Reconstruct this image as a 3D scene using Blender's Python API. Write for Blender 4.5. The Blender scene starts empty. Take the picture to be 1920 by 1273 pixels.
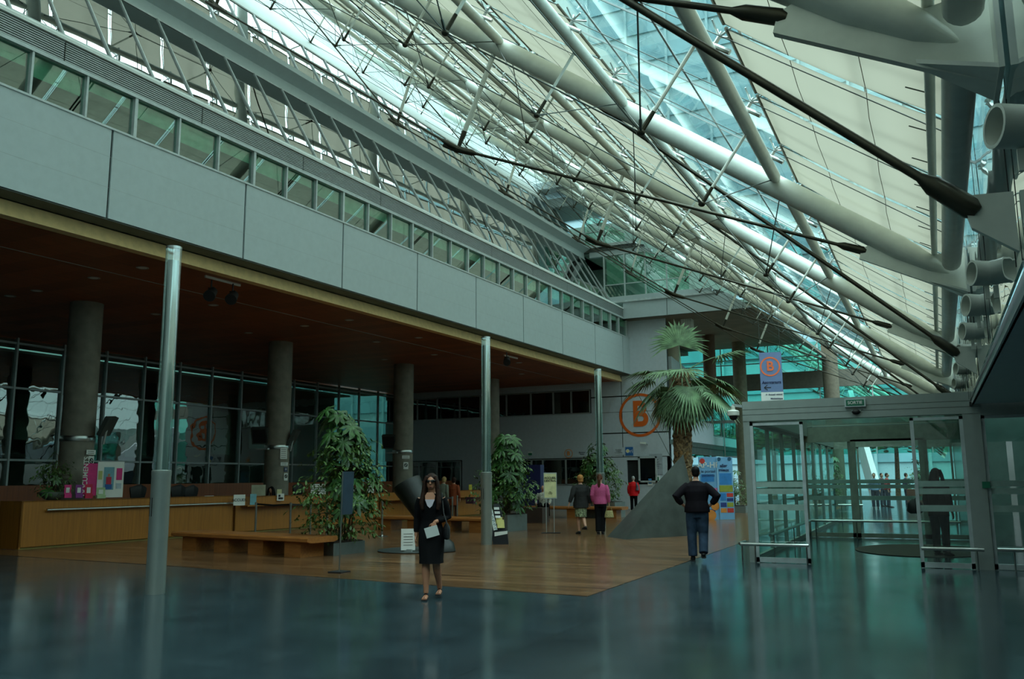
import bpy, bmesh, math, random
from mathutils import Vector, Matrix
random.seed(7)
sc = bpy.context.scene
V = Vector
PI = math.pi
R = math.radians

# ------------------------------------------------------------------ camera, sky, exposure
CAM_Z, FPX = 1.6, 1620.0
PITCH, ROLL, YAW = R(9.15), R(0.48), R(25.704)
f_ = V((-math.sin(YAW)*math.cos(PITCH), math.cos(YAW)*math.cos(PITCH), math.sin(PITCH)))
r0 = V((math.cos(YAW), math.sin(YAW), 0)); u0 = r0.cross(f_)
r_ = r0*math.cos(ROLL) - u0*math.sin(ROLL); u_ = r0*math.sin(ROLL) + u0*math.cos(ROLL)
cam = bpy.data.cameras.new('camera'); co = bpy.data.objects.new('camera', cam)
sc.collection.objects.link(co); sc.camera = co
cam.sensor_width = 36; cam.lens = FPX/1920*36; cam.clip_end = 500; cam.clip_start = 0.05
co.matrix_world = Matrix(((r_.x, u_.x, -f_.x, 0), (r_.y, u_.y, -f_.y, 0), (r_.z, u_.z, -f_.z, CAM_Z), (0, 0, 0, 1)))

def ray(x, y): return f_ + r_*((x-960)/FPX) - u_*((y-636.5)/FPX)
def at_z(x, y, z=0.0):
    d = ray(x, y); return V((0, 0, CAM_Z)) + d*((z-CAM_Z)/d.z)
def at_y(x, y, Y):
    d = ray(x, y); return V((0, 0, CAM_Z)) + d*(Y/d.y)
def at_x(x, y, X):
    d = ray(x, y); return V((0, 0, CAM_Z)) + d*(X/d.x)

w = bpy.data.worlds.new('sky'); sc.world = w; w.use_nodes = True
bg = w.node_tree.nodes['Background']; wn = w.node_tree
tcw = wn.nodes.new('ShaderNodeTexCoord'); sx = wn.nodes.new('ShaderNodeSeparateXYZ'); rw_ = wn.nodes.new('ShaderNodeValToRGB')   # overcast: zenith brighter than horizon
wn.links.new(tcw.outputs['Generated'], sx.inputs[0]); wn.links.new(sx.outputs[2], rw_.inputs[0]); wn.links.new(rw_.outputs[0], bg.inputs[0])
el = rw_.color_ramp.elements
el[0].position = 0.0; el[0].color = (.10, .13, .125, 1); el[1].position = 1.0; el[1].color = (.90, 1.0, 1.0, 1)
e = el.new(.02); e.color = (.17, .22, .22, 1)
e = el.new(.35); e.color = (.21, .29, .30, 1)
e = el.new(.7); e.color = (.62, .74, .76, 1)
bg.inputs[1].default_value = 7.0
vs = sc.view_settings
vs.view_transform = 'Standard'; vs.look = 'None'; vs.gamma = 1; vs.use_curve_mapping = False
vs.exposure = -0.02
sc.cycles.max_bounces = 10; sc.cycles.transparent_max_bounces = 24; sc.cycles.glossy_bounces = 4
sc.cycles.diffuse_bounces = 4; sc.cycles.caustics_reflective = False; sc.cycles.caustics_refractive = False
sc.cycles.sample_clamp_indirect = 4.0

# ------------------------------------------------------------------ materials
def lin(c): return tuple(((v/255)/12.92 if v/255 <= .04045 else ((v/255+.055)/1.055)**2.4) for v in c)
MATS = {}
def mat(name, rgb, rough=.5, metal=0., noise=.06, scale=6., bump=0., spec=.5, aniso=None, two=None):
    if name in MATS: return MATS[name]
    m = bpy.data.materials.new(name); m.use_nodes = True
    nt = m.node_tree; b = nt.nodes['Principled BSDF']
    c = lin(rgb)
    tc = nt.nodes.new('ShaderNodeTexCoord'); mp = nt.nodes.new('ShaderNodeMapping')
    nt.links.new(tc.outputs['Object'], mp.inputs[0])
    if aniso: mp.inputs['Scale'].default_value = aniso
    n = nt.nodes.new('ShaderNodeTexNoise'); n.inputs['Scale'].default_value = scale; n.inputs['Detail'].default_value = 4
    nt.links.new(mp.outputs[0], n.inputs['Vector'])
    cr = nt.nodes.new('ShaderNodeValToRGB')
    lo = tuple(max(0, v*(1-noise*2.2)) for v in c) if two is None else lin(two)
    hi = tuple(min(1, v*(1+noise*2.2)) for v in c)
    cr.color_ramp.elements[0].position = .3; cr.color_ramp.elements[0].color = (*lo, 1)
    cr.color_ramp.elements[1].position = .7; cr.color_ramp.elements[1].color = (*hi, 1)
    nt.links.new(n.outputs[0], cr.inputs[0]); nt.links.new(cr.outputs[0], b.inputs['Base Color'])
    b.inputs['Roughness'].default_value = rough; b.inputs['Metallic'].default_value = metal
    b.inputs['Specular IOR Level'].default_value = spec
    if bump:
        bp = nt.nodes.new('ShaderNodeBump'); bp.inputs['Strength'].default_value = bump; bp.inputs['Distance'].default_value = .02
        nt.links.new(n.outputs[0], bp.inputs['Height']); nt.links.new(bp.outputs[0], b.inputs['Normal'])
    MATS[name] = m; return m

def glass(name, tint, refl=.12, rough=.0, wave=0., wscale=2., rtint=(1, 1, 1)):
    """sheet glass: lets light straight through with a tint, mirrors part of it (more at grazing angles)"""
    if name in MATS: return MATS[name]
    m = bpy.data.materials.new(name); m.use_nodes = True; nt = m.node_tree
    nt.nodes.clear(); out = nt.nodes.new('ShaderNodeOutputMaterial'); mx = nt.nodes.new('ShaderNodeMixShader')
    t = nt.nodes.new('ShaderNodeBsdfTransparent'); t.inputs[0].default_value = (*tint, 1)
    g = nt.nodes.new('ShaderNodeBsdfGlossy'); g.inputs['Roughness'].default_value = rough; g.inputs[0].default_value = (*rtint, 1)
    fr = nt.nodes.new('ShaderNodeLayerWeight'); fr.inputs[0].default_value = .5
    po = nt.nodes.new('ShaderNodeMath'); po.operation = 'POWER'; po.inputs[1].default_value = 4.
    ma = nt.nodes.new('ShaderNodeMath'); ma.operation = 'MULTIPLY_ADD'; ma.use_clamp = True
    ma.inputs[1].default_value = .75*(1.0 - refl); ma.inputs[2].default_value = refl
    nt.links.new(fr.outputs['Facing'], po.inputs[0]); nt.links.new(po.outputs[0], ma.inputs[0]); nt.links.new(ma.outputs[0], mx.inputs[0])
    nt.links.new(t.outputs[0], mx.inputs[1]); nt.links.new(g.outputs[0], mx.inputs[2]); nt.links.new(mx.outputs[0], out.inputs[0])
    if wave:
        tc = nt.nodes.new('ShaderNodeTexCoord'); n = nt.nodes.new('ShaderNodeTexNoise'); n.inputs['Scale'].default_value = wscale
        n.inputs['Detail'].default_value = 1; bp = nt.nodes.new('ShaderNodeBump'); bp.inputs['Strength'].default_value = wave
        bp.inputs['Distance'].default_value = .1
        nt.links.new(tc.outputs['Object'], n.inputs['Vector']); nt.links.new(n.outputs[0], bp.inputs['Height'])
        nt.links.new(bp.outputs[0], g.inputs['Normal'])
    MATS[name] = m; return m

def wood(name, rgb, rgb2, rough, axis='X', plank=.1, length=2.4, grain=1.0, spec=.5):
    if name in MATS: return MATS[name]
    m = mat(name, rgb, rough, noise=.1, spec=spec); nt = m.node_tree; b = nt.nodes['Principled BSDF']
    tc = nt.nodes['Texture Coordinate']; mp = nt.nodes['Mapping']
    st = {'X': (.6, 14, 14), 'Y': (14, .6, 14), 'Z': (14, 14, .6)}[axis]
    mp.inputs['Scale'].default_value = tuple(s*grain for s in st)
    nt.nodes['Noise Texture'].inputs['Scale'].default_value = 1.5
    cr = nt.nodes['Color Ramp']
    cr.color_ramp.elements[0].color = (*lin(rgb2), 1); cr.color_ramp.elements[1].color = (*lin(rgb), 1)
    if plank:
        br = nt.nodes.new('ShaderNodeTexBrick'); br.inputs['Scale'].default_value = 1
        br.inputs['Brick Width'].default_value = length; br.inputs['Row Height'].default_value = plank
        br.inputs['Mortar Size'].default_value = .003; br.inputs['Mortar'].default_value = (.15, .15, .15, 1)
        br.inputs['Color1'].default_value = (1, 1, 1, 1); br.inputs['Color2'].default_value = (.68, .66, .62, 1)
        nt.links.new(tc.outputs['Object'], br.inputs['Vector'])
        mu = nt.nodes.new('ShaderNodeMix'); mu.data_type = 'RGBA'; mu.blend_type = 'MULTIPLY'; mu.inputs[0].default_value = 1
        nt.links.new(cr.outputs[0], mu.inputs[6]); nt.links.new(br.outputs[0], mu.inputs[7]); nt.links.new(mu.outputs[2], b.inputs['Base Color'])
    return m

def fabric_shade(name, rgb, tr):
    m = bpy.data.materials.new(name); m.use_nodes = True; nt = m.node_tree; nt.nodes.clear()
    out = nt.nodes.new('ShaderNodeOutputMaterial'); mx = nt.nodes.new('ShaderNodeMixShader'); mx.inputs[0].default_value = tr
    d = nt.nodes.new('ShaderNodeBsdfDiffuse'); t = nt.nodes.new('ShaderNodeBsdfTranslucent')
    tc = nt.nodes.new('ShaderNodeTexCoord'); mp = nt.nodes.new('ShaderNodeMapping'); mp.inputs['Scale'].default_value = (.5, .3, .3)
    n = nt.nodes.new('ShaderNodeTexNoise'); n.inputs['Scale'].default_value = 3
    cr = nt.nodes.new('ShaderNodeValToRGB'); c = lin(rgb)
    cr.color_ramp.elements[0].position = .3; cr.color_ramp.elements[0].color = (*[v*.95 for v in c], 1)
    cr.color_ramp.elements[1].position = .65; cr.color_ramp.elements[1].color = (*c, 1)
    nt.links.new(tc.outputs['Object'], mp.inputs[0]); nt.links.new(mp.outputs[0], n.inputs['Vector']); nt.links.new(n.outputs[0], cr.inputs[0])
    nt.links.new(cr.outputs[0], d.inputs[0]); nt.links.new(cr.outputs[0], t.inputs[0])
    nt.links.new(d.outputs[0], mx.inputs[1]); nt.links.new(t.outputs[0], mx.inputs[2]); nt.links.new(mx.outputs[0], out.inputs[0])
    MATS[name] = m; return m

WHITE = mat('white painted steel', (214, 218, 208), .35, noise=.03)
STEEL = mat('stainless steel', (175, 180, 178), .28, 1.0, noise=.05)
DARKM = mat('dark oiled steel', (62, 60, 50), .4, .8, noise=.1)
CABLE = mat('steel cable', (70, 78, 74), .4, .7)
PANEL = mat('pale blue grey metal panel', (176, 190, 194), .5, noise=.015)
PANEL2 = mat('pale panel of the back wall', (188, 198, 206), .5, noise=.02)
FRAME = mat('light aluminium window frame', (186, 196, 198), .4, .2)
ALU = mat('brushed grey aluminium', (166, 174, 174), .42, .35, noise=.03)
BLACK = mat('black matt', (20, 20, 22), .6)
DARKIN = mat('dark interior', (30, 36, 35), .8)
JOINT = mat('dark joint', (24, 28, 28), .8)
CONC = mat('fair faced concrete', (128, 124, 112), .75, noise=.09, scale=3, bump=.15)
PAPER = mat('white paper', (226, 228, 224), .7, noise=.01)
BEIGE = mat('beige wood edge', (240, 208, 150), .6, noise=.04)
CEILW = wood('red brown wood ceiling', (176, 104, 62), (150, 86, 50), .5, 'Y', .6, 2.4)
COUNT = wood('honey oak veneer', (176, 116, 46), (150, 96, 38), .38, 'Z', 0)
BENCHW = wood('honey bench wood', (170, 110, 56), (144, 90, 44), .35, 'X', 0)
PARQ = wood('worn oak parquet', (148, 108, 74), (78, 56, 38), .2, 'X', .28, 3.1, .4)
G_ROOF = glass('clear roof glass', (.9, 1., .985), .05)
G_FAC = glass('coated facade glass', (.2, .27, .25), .32, wave=.03, wscale=.8)
G_RIB = glass('green tinted window glass', (.62, .84, .76), .13)
G_WALL = glass('mirror bright wall glass', (.3, .4, .39), .72, wave=.16, wscale=.9)
G_CLEAR = glass('clear green door glass', (.62, .84, .78), .08)
G_DARK = glass('dark partition glass', (.30, .44, .40), .16, wave=.02)
G_CYAN = glass('cyan tinted screen glass', (.42, .80, .73), .05)
G_TUBE = glass('lamp tube glass', (.78, .88, .86), .28, rough=.12)
SHADE = fabric_shade('beige sun screen cloth', (180, 171, 155), .46)
FROST = mat('frosted film strip', (150, 176, 168), .6)
SKIN = mat('skin', (172, 118, 90), .55, noise=.03)
SKIN2 = mat('pale skin', (188, 140, 116), .55, noise=.03)
LEAF = mat('glossy green leaf', (52, 92, 42), .35, noise=.25, scale=9)
LEAF2 = mat('yellowish green leaf', (76, 108, 50), .4, noise=.25, scale=9)
FROND = mat('palm frond green', (112, 140, 102), .5, noise=.25, scale=4)
BARK = mat('palm bark', (118, 96, 66), .9, noise=.3, scale=14, bump=.6, two=(50, 38, 26))
STEM = mat('plant stem', (84, 66, 44), .9, noise=.2)
SOIL = mat('soil', (46, 34, 24), .95, noise=.3, scale=30)
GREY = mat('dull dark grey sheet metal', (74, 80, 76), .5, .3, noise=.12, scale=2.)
ORANGE = mat('orange lettering', (214, 96, 22), .5, noise=.02)

def stone_floor():
    m = mat('blue grey stone tile', (52, 68, 74), .13, noise=.1, scale=1.3, spec=.5)
    nt = m.node_tree; b = nt.nodes['Principled BSDF']; cr = nt.nodes['Color Ramp']; tc = nt.nodes['Texture Coordinate']
    mp = nt.nodes.new('ShaderNodeMapping'); mp.inputs['Rotation'].default_value = (0, 0, 0); mp.inputs['Location'].default_value = (.95, .35, 0)
    br = nt.nodes.new('ShaderNodeTexBrick'); br.offset = 0; br.inputs['Scale'].default_value = 1
    br.inputs['Brick Width'].default_value = .9; br.inputs['Row Height'].default_value = .9; br.inputs['Mortar Size'].default_value = .006
    br.inputs['Color1'].default_value = (1, 1, 1, 1); br.inputs['Color2'].default_value = (.82, .83, .84, 1); br.inputs['Mortar'].default_value = (.45, .45, .45, 1)
    mu = nt.nodes.new('ShaderNodeMix'); mu.data_type = 'RGBA'; mu.blend_type = 'MULTIPLY'; mu.inputs[0].default_value = 1
    nt.links.new(tc.outputs['Object'], mp.inputs[0]); nt.links.new(mp.outputs[0], br.inputs['Vector'])
    nt.links.new(cr.outputs[0], mu.inputs[6]); nt.links.new(br.outputs[0], mu.inputs[7]); nt.links.new(mu.outputs[2], b.inputs['Base Color'])
    n2 = nt.nodes.new('ShaderNodeTexNoise'); n2.inputs['Scale'].default_value = 1.1; n2.inputs['Detail'].default_value = 6
    mr = nt.nodes.new('ShaderNodeMapRange'); mr.inputs[3].default_value = .08; mr.inputs[4].default_value = .2
    nt.links.new(tc.outputs['Object'], n2.inputs['Vector']); nt.links.new(n2.outputs[0], mr.inputs[0]); nt.links.new(mr.outputs[0], b.inputs['Roughness'])
    return m
STONE = stone_floor()

# ------------------------------------------------------------------ mesh helpers
ORG = {}
def link(o): sc.collection.objects.link(o); return o
def org(p): return ORG.get(p.name, V((0, 0, 0))) if p else V((0, 0, 0))
class MB:
    def __init__(s): s.v = []; s.f = []; s.M = None
    def add(s, vs_, fs):
        n = len(s.v)
        s.v += [tuple(s.M @ V(p)) if s.M else tuple(p) for p in vs_]; s.f += [tuple(i+n for i in f) for f in fs]; return s
    def box(s, x0, x1, y0, y1, z0, z1):
        return s.add([(x0, y0, z0), (x1, y0, z0), (x1, y1, z0), (x0, y1, z0), (x0, y0, z1), (x1, y0, z1), (x1, y1, z1), (x0, y1, z1)],
                     [(0, 3, 2, 1), (4, 5, 6, 7), (0, 1, 5, 4), (1, 2, 6, 5), (2, 3, 7, 6), (3, 0, 4, 7)])
    def beam(s, p, q, w_, h, up=(0, 0, 1)):
        p, q = V(p), V(q); d = (q-p).normalized(); up = V(up)
        a = d.cross(up)
        if a.length < 1e-4: a = d.cross(V((1, 0, 0)))
        a.normalize(); b = a.cross(d).normalized(); a *= w_/2; b *= h/2
        return s.add([p-a-b, p+a-b, p+a+b, p-a+b, q-a-b, q+a-b, q+a+b, q-a+b],
                     [(0, 1, 2, 3), (7, 6, 5, 4), (0, 4, 5, 1), (1, 5, 6, 2), (2, 6, 7, 3), (3, 7, 4, 0)])
    def prism(s, pts, ext):
        ext = V(ext); n = len(pts); a = [V(p) for p in pts]
        return s.add(a + [p+ext for p in a], [tuple(range(n))[::-1], tuple(range(n, 2*n))] + [(i, (i+1) % n, n+(i+1) % n, n+i) for i in range(n)])
    def quad(s, *p): return s.add([V(q) for q in p], [tuple(range(len(p)))])
    def sweep(s, pts, rad, n=12, caps=True, a0=None):
        pts = [V(p) for p in pts]
        if not isinstance(rad, (list, tuple)): rad = [rad]*len(pts)
        vs_ = []; prev = None
        for i, p in enumerate(pts):
            d = (pts[min(i+1, len(pts)-1)] - pts[max(i-1, 0)])
            d = d.normalized() if d.length > 1e-9 else V((0, 0, 1))
            if prev is None:
                a = d.cross(V((0, 0, 1))) if a0 is None else a0 - d*a0.dot(d)
                if a.length < 1e-3: a = V((1, 0, 0))
            else:
                a = prev - d*prev.dot(d)
            a.normalize(); prev = a; b = d.cross(a)
            r = rad[i]; ra, rb = (r if isinstance(r, tuple) else (r, r))
            vs_ += [p + a*ra*math.cos(2*PI*k/n) + b*rb*math.sin(2*PI*k/n) for k in range(n)]
        fs = [(i*n+k, i*n+(k+1) % n, (i+1)*n+(k+1) % n, (i+1)*n+k) for i in range(len(pts)-1) for k in range(n)]
        if caps: fs += [tuple(range(n))[::-1], tuple(range((len(pts)-1)*n, len(pts)*n))]
        return s.add(vs_, fs)
    def tube(s, p, q, r, r2=None, n=12): return s.sweep([p, q], [r, r if r2 is None else r2], n)
    def lathe(s, c, prof, n=20, sx=1., sy=1.):
        c = V(c); vs_ = []; 
        for r, z in prof: vs_ += [c + V((r*sx*math.cos(2*PI*k/n), r*sy*math.sin(2*PI*k/n), z)) for k in range(n)]
        m = len(prof)
        fs = [(i*n+k, i*n+(k+1) % n, (i+1)*n+(k+1) % n, (i+1)*n+k) for i in range(m-1) for k in range(n)]
        return s.add(vs_, fs + [tuple(range(n))[::-1], tuple(range((m-1)*n, m*n))])
    def ball(s, c, rx, ry=None, rz=None, n=12, m=8):
        ry = rx if ry is None else ry; rz = rx if rz is None else rz; c = V(c)
        vs_ = [c+V((0, 0, -rz))] + [c+V((rx*math.sin(PI*j/m)*math.cos(2*PI*k/n), ry*math.sin(PI*j/m)*math.sin(2*PI*k/n), -rz*math.cos(PI*j/m))) for j in range(1, m) for k in range(n)] + [c+V((0, 0, rz))]
        L = len(vs_)-1
        fs = [(0, 1+(k+1) % n, 1+k) for k in range(n)] + [(1+j*n+k, 1+j*n+(k+1) % n, 1+(j+1)*n+(k+1) % n, 1+(j+1)*n+k) for j in range(m-2) for k in range(n)]
        fs += [(L, 1+(m-2)*n+k, 1+(m-2)*n+(k+1) % n) for k in range(n)]
        return s.add(vs_, fs)
    def build(s, name, m, parent=None, smooth=True, local=False):
        me = bpy.data.meshes.new(name); off = V((0, 0, 0)) if local else org(parent)
        me.from_pydata([tuple(V(p)-off) for p in s.v], [], s.f); me.update()
        bm = bmesh.new(); bm.from_mesh(me); bmesh.ops.recalc_face_normals(bm, faces=bm.faces); bm.to_mesh(me); bm.free()
        if smooth:
            me.polygons.foreach_set('use_smooth', [True]*len(me.polygons)); me.set_sharp_from_angle(angle=R(38))
        me.materials.append(m)
        o = link(bpy.data.objects.new(name, me))
        if parent: o.parent = parent; ORG[o.name] = org(parent)
        return o
def tag(o, label, cat=None, group=None, kind=None):
    if label: o['label'] = label
    if cat: o['category'] = cat
    if group: o['group'] = group
    if kind: o['kind'] = kind
    return o
def thing(name, label, cat, loc=(0, 0, 0), group=None):
    o = link(bpy.data.objects.new(name, None)); o.location = loc; ORG[o.name] = V(loc); o.empty_display_size = .2
    return tag(o, label, cat, group)
def struct(name, mb, m, label=None, smooth=False, parent=None):
    o = mb.build(name, m, parent, smooth)
    if not parent: o['kind'] = 'structure'
    if label: o['label'] = label
    return o
def sthing(name, label, loc=(0, 0, 0)):
    o = link(bpy.data.objects.new(name, None)); o.location = loc; ORG[o.name] = V(loc); o['kind'] = 'structure'; o['label'] = label; return o
def copy_tree(o, parent=None, first=True):
    c = o.copy(); link(c)
    if parent: c.parent = parent
    for ch in list(o.children): copy_tree(ch, c, False)
    return c
def text(s, size, m, parent, origin, right, up=(0, 0, 1), name='lettering', align='CENTER', ext=.003, bold=0.):
    cu = bpy.data.curves.new(name, 'FONT'); cu.body = s; cu.size = size; cu.extrude = ext; cu.align_x = align; cu.align_y = 'CENTER'; cu.offset = bold
    cu.materials.append(m)
    tmp = link(bpy.data.objects.new(name, cu)); dg = bpy.context.evaluated_depsgraph_get(); me = bpy.data.meshes.new_from_object(tmp.evaluated_get(dg), depsgraph=dg)
    bpy.data.objects.remove(tmp); bpy.data.curves.remove(cu); me.name = name
    if not me.materials: me.materials.append(m)
    o = link(bpy.data.objects.new(name, me)); rv = V(right).normalized(); uv = V(up).normalized(); nv = rv.cross(uv)
    loc = V(origin)-org(parent)
    M = Matrix(((rv.x, uv.x, nv.x, loc.x), (rv.y, uv.y, nv.y, loc.y), (rv.z, uv.z, nv.z, loc.z), (0, 0, 0, 1)))
    if parent: o.parent = parent
    o.matrix_local = M
    return o
ORD = ['first', 'second', 'third', 'fourth', 'fifth', 'sixth', 'seventh', 'eighth', 'ninth', 'tenth', 'eleventh', 'twelfth']
def ordw(i):
    if i < 12: return ORD[i]
    n = i+1; return f"{n}{'th' if 10 <= n % 100 <= 20 else {1:'st',2:'nd',3:'rd'}.get(n % 10,'th')}"

# ------------------------------------------------------------------ left building frame: s along the facade, off towards the hall, z in drawing units
KS = 1.5
FA = R(1.72); FD = V((math.sin(FA), math.cos(FA), 0)); FN = V((math.cos(FA), -math.sin(FA), 0)); FP0 = V((-9.94, 9.39, 0))
def K(x, y, z): return V((x*KS, y*KS, 1.6+(z-1.6)*KS))
def FW(s_, off, z): p = FP0 + FN*off + FD*s_; return K(p.x, p.y, z)
class FB(MB):
    def fbox(s, s0, s1, o0, o1, z0, z1):
        c = [FW(a, b, c_) for c_ in (z0, z1) for a, b in ((s0, o0), (s1, o0), (s1, o1), (s0, o1))]
        return s.add(c, [(0, 3, 2, 1), (4, 5, 6, 7), (0, 1, 5, 4), (1, 2, 6, 5), (2, 3, 7, 6), (3, 0, 4, 7)])
    def fprof(s, s0, s1, prof):
        n = len(prof); a = [FW(s0, *p) for p in prof]; b = [FW(s1, *p) for p in prof]
        return s.add(a+b, [tuple(range(n)), tuple(range(n, 2*n))[::-1]] + [(i, n+i, n+(i+1) % n, (i+1) % n) for i in range(n)])

# floor
mb = MB(); mb.box(-45, 12, -6, 140, -.2, 0); struct('floor', mb, STONE, 'blue grey polished stone tile floor')
mb = MB(); mb.prism([(-4.4, 11.45, .0), (-4.35, 60, .0), (-44, 60, 0), (-44, 14.9, 0), (-13.4, 12.5, 0)], (0, 0, .006)); struct('floor_parquet', mb, PARQ, 'worn oak parquet laid in the left part of the hall')

S0, S1 = -12.0, 23.9
# fascia panels
fa = sthing('wall_left', 'pale blue grey panelled band above the dark reception area', FW(0, 0, 5.19))
j0 = -1.47
mb = FB(); mbj = FB()
k = -5
while True:
    a = j0+2.55*k; b = a+2.55
    if a > S1: break
    mb.fbox(a+.018, min(b, S1)-.018, 0, -.1, 5.19, 6.46)
    k += 1
mb.build('panel', PANEL, fa, False)
mbj.fbox(S0, S1, -.03, -.12, 5.2, 6.45)
for z in (5.6, 6.05): pass
mbj.build('joint_backing', JOINT, fa, False)
mb = FB()
for z in (5.62, 6.06): mb.fbox(S0, S1, .001, 0, z, z+.003)
mb.build('seam', ALU, fa, False)
mb = FB(); mb.fbox(S0, S1, 0.015, -.12, 6.46, 6.485); mb.build('sill', FRAME, fa, False)
# edge under the band
mb = FB(); mb.fbox(S0, 19.9, -.02, -.34, 5.17, 5.2); struct('trim_1', mb, GREY, 'dark recess strip under the panel band')
mb = FB(); mb.fprof(S0, 19.95, [(-.39, 5.17), (-.49, 5.17), (-.49, 4.95), (-.32, 4.95)]); struct('trim_2', mb, BEIGE, 'beige wood edge of the hall ceiling')
# ceiling
CZ = 4.97
mb = FB(); mb.fbox(S0, 19.95, -.45, -9.9, CZ, CZ+.15); ce = struct('ceiling', mb, CEILW, 'red brown wood ceiling over the reception area')
mb = FB(); mb.fbox(S0, 19.9, -1.88, -1.9, CZ-.006, CZ); struct('trim_3', mb, ALU, 'thin metal joint line across the wood ceiling')
# structure above ceiling (floor slabs, back walls of the rooms) so that the rooms read dark
mb = FB(); mb.fbox(S0, S1, -.12, -9.9, 5.2, 5.3); mb.fbox(S0, S1, -.5, -9.9, 7.45, 7.55); mb.fbox(S0, S1, -1.6, -9.9, 9.6, 9.75); mb.fbox(S0, S1, -4.2, -4.3, 5.3, 11.4)
struct('wall_inner', mb, mat('room interior', (120, 138, 128), .8), 'walls and slabs of the rooms behind the facade windows')
# ribbon windows
def ribbon(i, s0, s1):
    w0 = sthing('window_%d' % i, f'ribbon window above the panel band, {ordw(i-1)} from the near end', FW(s0, -.06, 6.48))
    wide = .05 if (i % 3 == 0) else .03
    m1 = FB(); m1.fbox(s0-wide/2, s0+wide/2, .0, -.1, 6.48, 7.11); m1.fbox(s0, s1, -.005, -.1, 6.48, 6.50); m1.fbox(s0, s1, .012, -.1, 7.08, 7.13)
    m1.build('window_frame', FRAME, w0, False)
    m2 = FB(); m2.fbox(s0+wide/2, s1, -.055, -.062, 6.5, 7.08); m2.build('pane', G_RIB, w0, False)
    m3 = FB(); d = .1 + .22*((i*7) % 5)/5
    m3.fbox(s0+.03, s1-.03, -.11, -.114, 7.08-d-.05, 7.08); m3.build('roller_blind', mat('pale green roller blind', (196, 214, 200), .7), w0, False)
ni = 0; s_ = -5.06
while s_ < S1-.3:
    ni += 1; ribbon(ni, s_, min(s_+.79, S1)); s_ += .79
NW = ni
# louvres
for k in range(12):
    a = -7.0+2.36*k+.02; b = min(a+2.34, 19.05)
    if a > 19: break
    lv = sthing('trim_%d' % (4+k), 'fine horizontal louvre strip above the ribbon windows', FW(a, 0, 7.13))
    m1 = FB(); m1.fbox(a, b, -.03, -.05, 7.13, 7.42); m1.build('backing', GREY, lv, False)
    m2 = FB()
    for q in range(9): m2.fprof(a, b, [(.0, 7.14+q*.031), (.0, 7.157+q*.031), (-.03, 7.165+q*.031), (-.03, 7.148+q*.031)])
    m2.build('slat', ALU, lv, False)
mb = FB(); mb.fprof(S0, 19.05, [(.03, 7.42), (.03, 7.46), (-.40, 7.73), (-.46, 7.73), (-.46, 7.42)]); struct('trim_20', mb, mat('bright sill metal', (222, 230, 228), .5, noise=.01), 'pale sloping ledge under the leaning glazing')
# leaning glazing (two storeys)
def leaning(i0, o0, z0, o1, z1, s0, s1, step, tr, word):
    n = 0; s_ = s0
    while s_ < s1-.2:
        e = min(s_+step, s1); n += 1
        w0 = sthing('window_%d' % (i0+n), f'{word} leaning window pane, {ordw(n-1)} from the near end', FW(s_, o0, z0))
        m1 = FB(); d = .045
        m1.fprof(s_-.014, s_+.014, [(o0+.03, z0), (o1+.03, z1), (o1-d, z1), (o0-d, z0)])
        for t, h in ((0, .03), (1, .03)):
            oo = o0+(o1-o0)*t; zz = z0+(z1-z0)*t; m1.fbox(s_, e, oo+.02, oo-d, zz-h/2, zz+h/2)
        m1.build('window_frame', FRAME, w0, False)
        m2 = FB(); m2.fprof(s_, e, [(o0, z0), (o1, z1), (o1-.006, z1), (o0-.006, z0)]); m2.build('pane', G_FAC, w0, False)
        m3 = FB()
        for t in tr:
            oo = o0+(o1-o0)*t; zz = z0+(z1-z0)*t; m3.fbox(s_, e, oo-.01, oo-.03, zz-.008, zz+.008)
        m3.build('transom', DARKM, w0, False)
        s_ += step
    return i0+n
NW = leaning(NW, -.44, 7.74, -1.40, 9.38, -4.3, 19.05, .76, (.33, .66), 'lower')
NW = leaning(NW, -1.70, 10.03, -2.45, 11.38, -4.2, 18.9, .77, (.5,), 'upper')
mb = FB(); mb.fprof(S0, 19.05, [(-1.40, 9.36), (-1.43, 9.62), (-1.18, 9.74), (-1.18, 9.84), (-1.70, 10.04), (-2.2, 10.04), (-2.2, 9.36)])
struct('wall_band', mb, PANEL, 'pale projecting floor band between the two leaning glazed storeys')
mb = FB(); mb.fprof(S0, 18.75, [(-2.44, 11.36), (-2.5, 11.46), (-3.0, 12.22), (-3.1, 12.22), (-3.1, 11.3)]); struct('wall_parapet', mb, mat('bright white parapet', (186, 196, 196), .5, noise=.01), 'white sloping parapet along the top of the facade')
# set-back top storey
ts = sthing('wall_top', 'white set back top storey under the roof', FW(0, -4.6, 11.4))
mb = FB(); mb.fbox(S0, S1, -4.6, -4.8, 11.3, 11.9); mb.fbox(S0, S1, -4.6, -4.8, 12.6, 17)
for k in range(22): mb.fbox(-6+k*1.3, -6+k*1.3+.35, -4.58, -4.8, 11.4, 13.5)
mb.build('wall_panel', mat('white top storey', (210, 216, 214), .5), ts, False)
mb = FB(); mb.fbox(S0, S1, -4.7, -4.72, 11.9, 12.6); mb.build('pane', G_RIB, ts, False)
mb = FB(); mb.fbox(S0, S1, -3.1, -4.8, 11.25, 11.35); mb.build('terrace_slab', PANEL, ts, False)
# railings on the terrace
rl = thing('terrace_railing', 'white tubular railing on the terrace behind the parapet', 'railing', FW(0, -3.4, 11.35))
mb = FB()
for z in (12.3, 12.55): mb.tube(FW(-4, -3.4, z), FW(18.6, -3.4, z), .02, n=6)
mb.build('rail', WHITE, rl)
for k in range(19): FB().tube(FW(-4+k*1.25, -3.4, 11.35), FW(-4+k*1.25, -3.4, 12.56), .025, n=6).build('post', WHITE, rl)

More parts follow.
